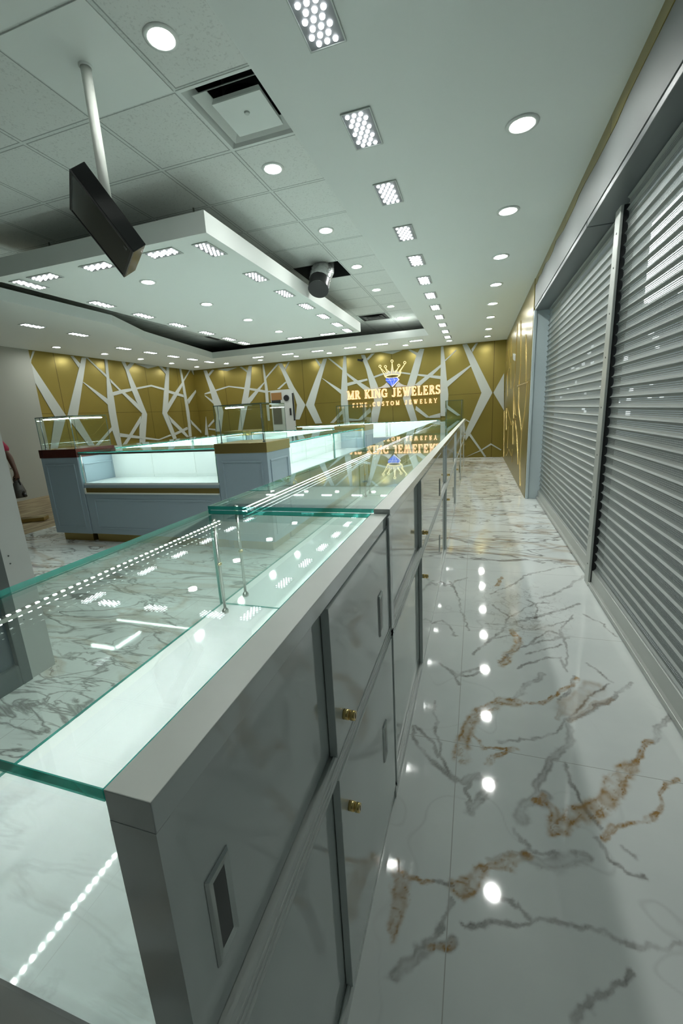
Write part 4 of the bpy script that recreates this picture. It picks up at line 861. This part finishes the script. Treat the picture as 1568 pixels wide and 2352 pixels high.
GL['E'] = (.74, [S(.2,0,.2,1,tk), S(.08,.025,.64,.025,.06), S(.08,.975,.62,.975,.06), S(.2,.52,.48,.52,.06), S(.64,0,.64,.22,.05), S(.62,.8,.62,1,.05), S(.48,.42,.48,.62,.05)])
GL['W'] = (1.16, [S(.14,1,.38,.02,tk), S(.38,.02,.58,.9,tn), S(.52,1,.78,.02,tk), S(.78,.02,1.02,1,tn), Sf(.14,.975,.26), Sf(.56,.975,.26), Sf(1.02,.975,.22)])
GL['L'] = (.68, [S(.2,0,.2,1,tk), Sf(.2,.975,.34), S(.08,.025,.60,.025,.06), S(.60,0,.60,.26,.05)])
GL['S'] = (.64, [('a',.32,.74,.21,.22,30,270,.06,.13), ('a',.32,.27,.22,.24,-150,90,.06,.13), S(.53,.80,.53,.98,.05), S(.09,.02,.09,.22,.05)])
GL['F'] = (.68, [S(.2,0,.2,1,tk), Sf(.2,.025,.34), S(.08,.975,.60,.975,.06), S(.2,.52,.46,.52,.06), S(.60,.78,.60,1,.05), S(.46,.42,.46,.62,.05)])
GL['U'] = (.86, [S(.2,.3,.2,1,tk), S(.68,.3,.68,1,tn), ('a',.44,.30,.24,.27,180,360,.09,.09), Sf(.2,.975,.32), Sf(.68,.975,.26)])
GL['C'] = (.82, [('a',.46,.5,.35,.46,45,315,.07,.16), S(.72,.68,.74,.93,.05)])
GL['T'] = (.76, [S(.38,0,.38,1,tk), Sf(.38,.025,.34), S(.05,.975,.71,.975,.06), S(.06,.76,.06,1,.05), S(.70,.76,.70,1,.05)])
GL['O'] = (.92, [('a',.46,.5,.38,.46,0,360,.09,.15)])
GL['Y'] = (.84, [S(.42,0,.42,.45,tk), S(.12,1,.42,.42,tk*.9), S(.74,1,.44,.42,tn), Sf(.42,.025,.34), Sf(.12,.975,.26), Sf(.74,.975,.24)])
def glyph(bm, ch, ox, oz, h, grow, y0, y1, mi):
    sx = h*.86
    for s in GL[ch][1]:
        if s[0] == 's':
            _, x0, z0, x1, z1, w = s; p = Vector((x0, z1*0+z0)); q = Vector((x1, z1)); d = (q-p).normalized(); n = Vector((-d.y, d.x))
            w = w/2 + grow/h; e = grow/h
            c = [p - d*e + n*w, p - d*e - n*w, q + d*e - n*w, q + d*e + n*w]
            c = [(ox + v.x*sx, y1, oz + v.y*h) for v in c]; prism(bm, c, (0, y0-y1, 0), mi)
        else:
            _, cx, cz, rx, rz, a0, a1, w0, w1 = s; n = 18; g = grow/h
            def P(a, o):
                wr = w1*abs(math.cos(a)) + w0*abs(math.sin(a)); k = wr/2 + g
                return (ox + (cx + (rx + o*k - (w1/2 if rx > .3 else 0)*0)*math.cos(a))*sx, y1, oz + (cz + (rz + o*k)*math.sin(a))*h)
            for i in range(n):
                a = math.radians(a0 + (a1-a0)*i/n); b = math.radians(a0 + (a1-a0)*(i+1)/n)
                prism(bm, [P(a, -1), P(a, 1), P(b, 1), P(b, -1)], (0, y0-y1, 0), mi)
M['letter_rim'] = emis('lit_letter_edge', (1., .58, .28), 1.1)
M['letter_face'] = pbr('letter_face_pink_gold', (.62, .36, .24), .35, emit=(1., .55, .3), estr=.25)
M['crown_face'] = pbr('crown_face', (.42, .40, .38), .4, emit=(1., .8, .6), estr=.05)
M['crown_rim'] = emis('lit_crown_edge', (1., .86, .42), .6)
M['gem'] = pbr('blue_gem', (.04, .08, .35), .15, emit=(.1, .2, 1.), estr=.25)
M['gem_rim'] = emis('lit_gem_edge', (.9, .88, .9), .5)
sg = thing('wall_sign', 'lit jewelry shop sign of copper letters, crown and blue diamond on the gold back wall', 'sign', (-2.05, YB-.02, H+.3))
def line(txt, xa, xb, z, h):
    adv = [GL[c][0]*h*.86 if c != ' ' else .42*h for c in txt]; tot = sum(adv); k = (xb-xa - tot)/max(1, len(txt)-1); x = xa
    for c, a in zip(txt, adv):
        if c != ' ':
            bm = BM(); glyph(bm, c, x, z, h, (.035 if h > .15 else .022)*h, YB-.045, YB-.030, 1); glyph(bm, c, x, z, h, -.002, YB-.052, YB-.046, 0)
            obj('letter', bm, ['letter_face', 'letter_rim'], sg)
        x += a + k
line('MR KING JEWELERS', -3.25, -.85, H+.352, .205)
line('FINE CUSTOM JEWELRY', -3.12, -.93, H+.138, .103)
# crown
cx, cz = -2.035, H+.85
bm = BM(); th = YB-.05
def ell(a, rx, rz, cx=cx, cz=cz): return (cx + rx*math.cos(a), th, cz + rz*math.sin(a))
for i in range(28):
    a = 2*PI*i/28; b = 2*PI*(i+1)/28; prism(bm, [ell(a, .155, .030), ell(a, .190, .052), ell(b, .190, .052), ell(b, .155, .030)], (0, .02, 0))
def seg(x0, z0, x1, z1, w):
    d = Vector((x1-x0, z1-z0)).normalized(); n = Vector((-d.y, d.x))*w/2
    prism(bm, [(x0+n.x, th, z0+n.y), (x0-n.x, th, z0-n.y), (x1-n.x, th, z1-n.y), (x1+n.x, th, z1+n.y)], (0, .02, 0))
tips = [(-.31, .235), (-.17, .215), (.0, .335), (.17, .215), (.32, .27)]
vals = [(-.235, .11), (-.10, .13), (-.0, .15), (.09, .13), (.21, .11)]
for (tx, tz) in tips:
    bx = tx*.62; seg(cx+bx-.02, cz+.07, cx+tx, cz+tz, .014); seg(cx+bx+.035*(1 if tx <= 0 else -1), cz+.09, cx+tx, cz+tz, .012)
    for i in range(14):
        a = 2*PI*i/14; b = 2*PI*(i+1)/14; X, Z = cx+tx, cz+tz+.03
        prism(bm, [(X+.02*math.cos(a), th, Z+.02*math.sin(a)), (X+.036*math.cos(a), th, Z+.036*math.sin(a)), (X+.036*math.cos(b), th, Z+.036*math.sin(b)), (X+.02*math.cos(b), th, Z+.02*math.sin(b))], (0, .02, 0))
seg(cx-.19, cz, cx-.225, cz+.10, .016); seg(cx+.19, cz, cx+.225, cz+.10, .016)
obj('crown_outline', bm, 'crown_rim', sg)
bm = BM(); prism(bm, [(cx-.19, YB-.040, cz+.005), (cx-.225, YB-.04, cz+.10), (cx-.15, YB-.04, cz+.09), (cx-.11, YB-.04, cz+.15), (cx-.04, YB-.04, cz+.12), (cx, YB-.04, cz+.30), (cx+.04, YB-.04, cz+.12), (cx+.11, YB-.04, cz+.15), (cx+.15, YB-.04, cz+.09), (cx+.225, YB-.04, cz+.10), (cx+.19, YB-.04, cz+.005), (cx, YB-.04, cz+.03)], (0, .02, 0))
obj('crown_face', bm, 'crown_face', sg, tri=True)
bm = BM(); g = [(-.165, .165), (.115, .165), (.17, .105), (-.01, -.06), (-.175, .105)]; gz = H+.652
prism(bm, [(cx+a, YB-.05, gz+b) for a, b in g], (0, .03, 0)); dm = obj('diamond', bm, 'gem', sg)
bm = BM(); th = YB-.056
for (a, b) in ((1, 2), (2, 3)): seg(cx+g[a][0], gz+g[a][1], cx+g[b][0], gz+g[b][1], .018)
for (p, q) in (((-.175, .105), (.17, .105)), ((-.05, .105), (-.01, -.05)), ((.06, .105), (-.01, -.05)), ((-.05, .105), (-.1, .165)), ((.06, .105), (.03, .165))): seg(cx+p[0], gz+p[1], cx+q[0], gz+q[1], .006)
obj('facet_line', bm, 'gem_rim', dm)
bm = BM()
for s in (-1, 1):
    prism(bm, [(cx+s*.42, YB-.045, H+.582), (cx+s*.30, YB-.045, H+.61), (cx+s*.21, YB-.045, H+.655), (cx+s*.15, YB-.045, H+.71), (cx+s*.09, YB-.045, H+.64), (cx+s*.06, YB-.045, H+.582)], (0, .02, 0))
obj('wing_shape', bm, 'crown_face', sg, tri=True)

# ------------------------------------------------------------------ loose plank and the person with a tool
bm = BM(); R3 = Matrix.Rotation(.55, 3, 'Z'); obox(bm, (-6.12, 4.02, .03), (.75, .16, .05), R3); o = obj('wood_plank', bm, 'gold_gloss', bevel=.003)
tag(o, 'short golden board lying on the worn wooden floor behind the white pier', 'board')

def skin_mesh(name, verts, edges, rads, mat, parent, root=0, sub=2):
    me = bpy.data.meshes.new(name); me.from_pydata([Vector(v) - WORLD[parent.name] for v in verts], edges, [])
    o = bpy.data.objects.new(name, me); COL.objects.link(o); o.parent = parent; WORLD[o.name] = WORLD[parent.name]
    me.materials.append(M[mat])
    s = o.modifiers.new('skin', 'SKIN'); s.use_smooth_shade = True
    for i, r in enumerate(rads):
        sv = me.skin_vertices[0].data[i]; sv.radius = (r, r) if not isinstance(r, tuple) else r; sv.use_root = (i == root)
    ss = o.modifiers.new('sub', 'SUBSURF'); ss.levels = sub; ss.render_levels = sub
    return o
pr = thing('person', 'person in a red shirt bending over at the left edge, holding a grey hand tool', 'person', (-7.55, 4.85, 0))
hip = (-7.74, 5.00, .88); chest = (-7.55, 4.72, 1.14); neck = (-7.53, 4.56, 1.22); head = (-7.52, 4.42, 1.20)
V_ = [hip, (-7.68, 4.88, 1.02), chest, neck, head,                                  # 0-4
      (-7.30, 4.74, 1.13), (-7.12, 4.80, .86), (-7.055, 4.80, .62), (-7.05, 4.80, .545),      # 5-8 left arm, palm
      (-7.76, 4.68, 1.13), (-7.86, 4.60, .86), (-7.62, 4.60, .70), (-7.55, 4.62, .66),       # 9-12 right arm
      (-7.66, 4.98, .86), (-7.65, 4.86, .50), (-7.65, 4.96, .09), (-7.65, 4.82, .04),        # 13-16 leg
      (-7.83, 5.00, .86), (-7.84, 4.88, .50), (-7.84, 4.98, .09), (-7.84, 4.84, .04)]
E_ = [(0,1),(1,2),(2,3),(3,4),(2,5),(5,6),(6,7),(7,8),(2,9),(9,10),(10,11),(11,12),(0,13),(13,14),(14,15),(15,16),(0,17),(17,18),(18,19),(19,20)]
Rd = [.14,.13,.15,.055,.095,.065,.046,.030,.038,.065,.046,.030,.036,.10,.065,.045,.04,.10,.065,.045,.04]
# fingers of both hands rooted in the palm
for (pi, base, sx) in ((8, V_[8], 1), (12, V_[12], -1)):
    for k in range(4):
        bx = (base[0] + .004, base[1] - .030 + .019*k, base[2] - .028)
        L1 = (.034, .038, .036, .028)[k]
        n = len(V_); V_ += [bx, (bx[0] - .014*sx, bx[1], bx[2] - L1), (bx[0] - .040*sx, bx[1], bx[2] - L1 - .006)]
        E_ += [(pi, n), (n, n+1), (n+1, n+2)]; Rd += [.0095, .0085, .0075]
    n = len(V_); V_ += [(base[0] - .028*sx, base[1] - .030, base[2] - .004), (base[0] - .050*sx, base[1] - .036, base[2] - .030)]
    E_ += [(pi, n), (n, n+1)]; Rd += [.011, .009]
body = skin_mesh('body', V_, E_, Rd, 'skin', pr)
skin_mesh('shirt', [(-7.71, 4.93, .98), (-7.66, 4.86, 1.04), (-7.55, 4.72, 1.145), (-7.54, 4.63, 1.19), (-7.31, 4.74, 1.13), (-7.15, 4.80, .92), (-7.74, 4.68, 1.14), (-7.82, 4.62, .95)],
          [(0,1),(1,2),(2,3),(2,4),(4,5),(2,6),(6,7)], [.15,.145,.16,.085,.105,.085,.09,.075], 'red', pr, 1)
skin_mesh('trousers', [(-7.74, 5.00, .93), (-7.745, 5.01, .86), (-7.67, 4.99, .80), (-7.65, 4.86, .50), (-7.65, 4.96, .13), (-7.82, 5.01, .80), (-7.84, 4.88, .50), (-7.84, 4.98, .13)],
          [(0,1),(1,2),(2,3),(3,4),(1,5),(5,6),(6,7)], [.14,.145,.10,.082,.062,.10,.082,.062], 'trouser', pr, 1)
for x in (-7.65, -7.84): skin_mesh('shoe', [(x, 5.02, .05), (x, 4.90, .045), (x, 4.78, .035)], [(0,1),(1,2)], [.05,.048,.038], 'black', pr, 1)
bm = BM(); bmesh.ops.create_icosphere(bm, subdivisions=3, radius=.105)
for v in bm.verts: v.co = Vector((v.co.x*.9, v.co.y*1.05, v.co.z*1.0)) + Vector((-7.52, 4.44, 1.235))
for fc in bm.faces: fc.smooth = True
obj('hair', bm, 'hair', pr)
bm = BM()
for s in (-1, 1): bmesh.ops.create_icosphere(bm, subdivisions=2, radius=.016, matrix=Matrix.Translation((-7.52 + s*.094, 4.44, 1.19)))
bmesh.ops.create_cone(bm, segments=8, radius1=.016, radius2=.006, depth=.04, cap_ends=True, matrix=Matrix.Translation((-7.52, 4.33, 1.165)) @ Matrix.Rotation(PI/2, 4, 'X'))
obj('face_features', bm, 'skin', pr)
# tool held in the left hand
tl = thing('hand_tool', 'grey and black hand tool held low by the person in red', 'tool', (-7.08, 4.80, .20))
bm = BM(); cyl(bm, (-7.09, 4.80, .50), (-7.085, 4.80, .44), .030, .045, 16); cyl(bm, (-7.085, 4.80, .44), (-7.07, 4.80, .30), .055, .085, 20); cyl(bm, (-7.07, 4.80, .30), (-7.06, 4.80, .19), .09, .075, 20); obj('body', bm, 'tool', tl, bevel=.004)
bm = BM(); cyl(bm, (-7.03, 4.80, .36), (-6.985, 4.80, .255), .02, .028, 12); cyl(bm, (-6.99, 4.80, .26), (-6.95, 4.80, .21), .03, .022, 12); obj('spout', bm, 'black', tl)
bm = BM(); path = [(-7.14, 4.80, .38), (-7.15, 4.80, .50), (-7.09, 4.80, .515), (-7.03, 4.80, .50), (-7.02, 4.80, .40)]
for a, b in zip(path, path[1:]): cyl(bm, a, b, .011, .011, 10)
obj('handle', bm, 'black', tl)
bm = BM(); cyl(bm, (-7.12, 4.74, .33), (-7.12, 4.735, .41), .012, .012, 10); obj('valve', bm, 'toolwhite', tl)
bm = BM(); lathe(bm, (-7.095, 4.80, .66), [(.034, 0), (.040, .004), (.040, .016), (.034, .02)], 20); obj('bracelet', bm, 'toolwhite', pr)

# ------------------------------------------------------------------ world and camera
w = bpy.data.worlds.new('world'); scene.world = w; w.use_nodes = True
bg = w.node_tree.nodes['Background']; bg.inputs[0].default_value = (.55, .68, .72, 1); bg.inputs[1].default_value = .25

Rm = CAMR
cam = bpy.data.cameras.new('camera'); co = bpy.data.objects.new('camera', cam); COL.objects.link(co)
X, Dn, Fw = Vector(Rm[0]), Vector(Rm[1]), Vector(Rm[2])
m4 = Matrix((X, -Dn, -Fw)).transposed().to_4x4(); m4.translation = Vector((0, 0, H)); co.matrix_world = m4
cam.sensor_fit = 'HORIZONTAL'; cam.sensor_width = 36; cam.lens = 956.3676/1568*36; cam.clip_start = .02; cam.clip_end = 200
scene.camera = co
vs = scene.view_settings; scene.display_settings.display_device = 'sRGB'
vs.view_transform = 'Standard'; vs.look = 'None'; vs.gamma = 1; vs.use_curve_mapping = False; vs.exposure = EXPO
scene.cycles.transparent_max_bounces = 48; scene.cycles.max_bounces = 10
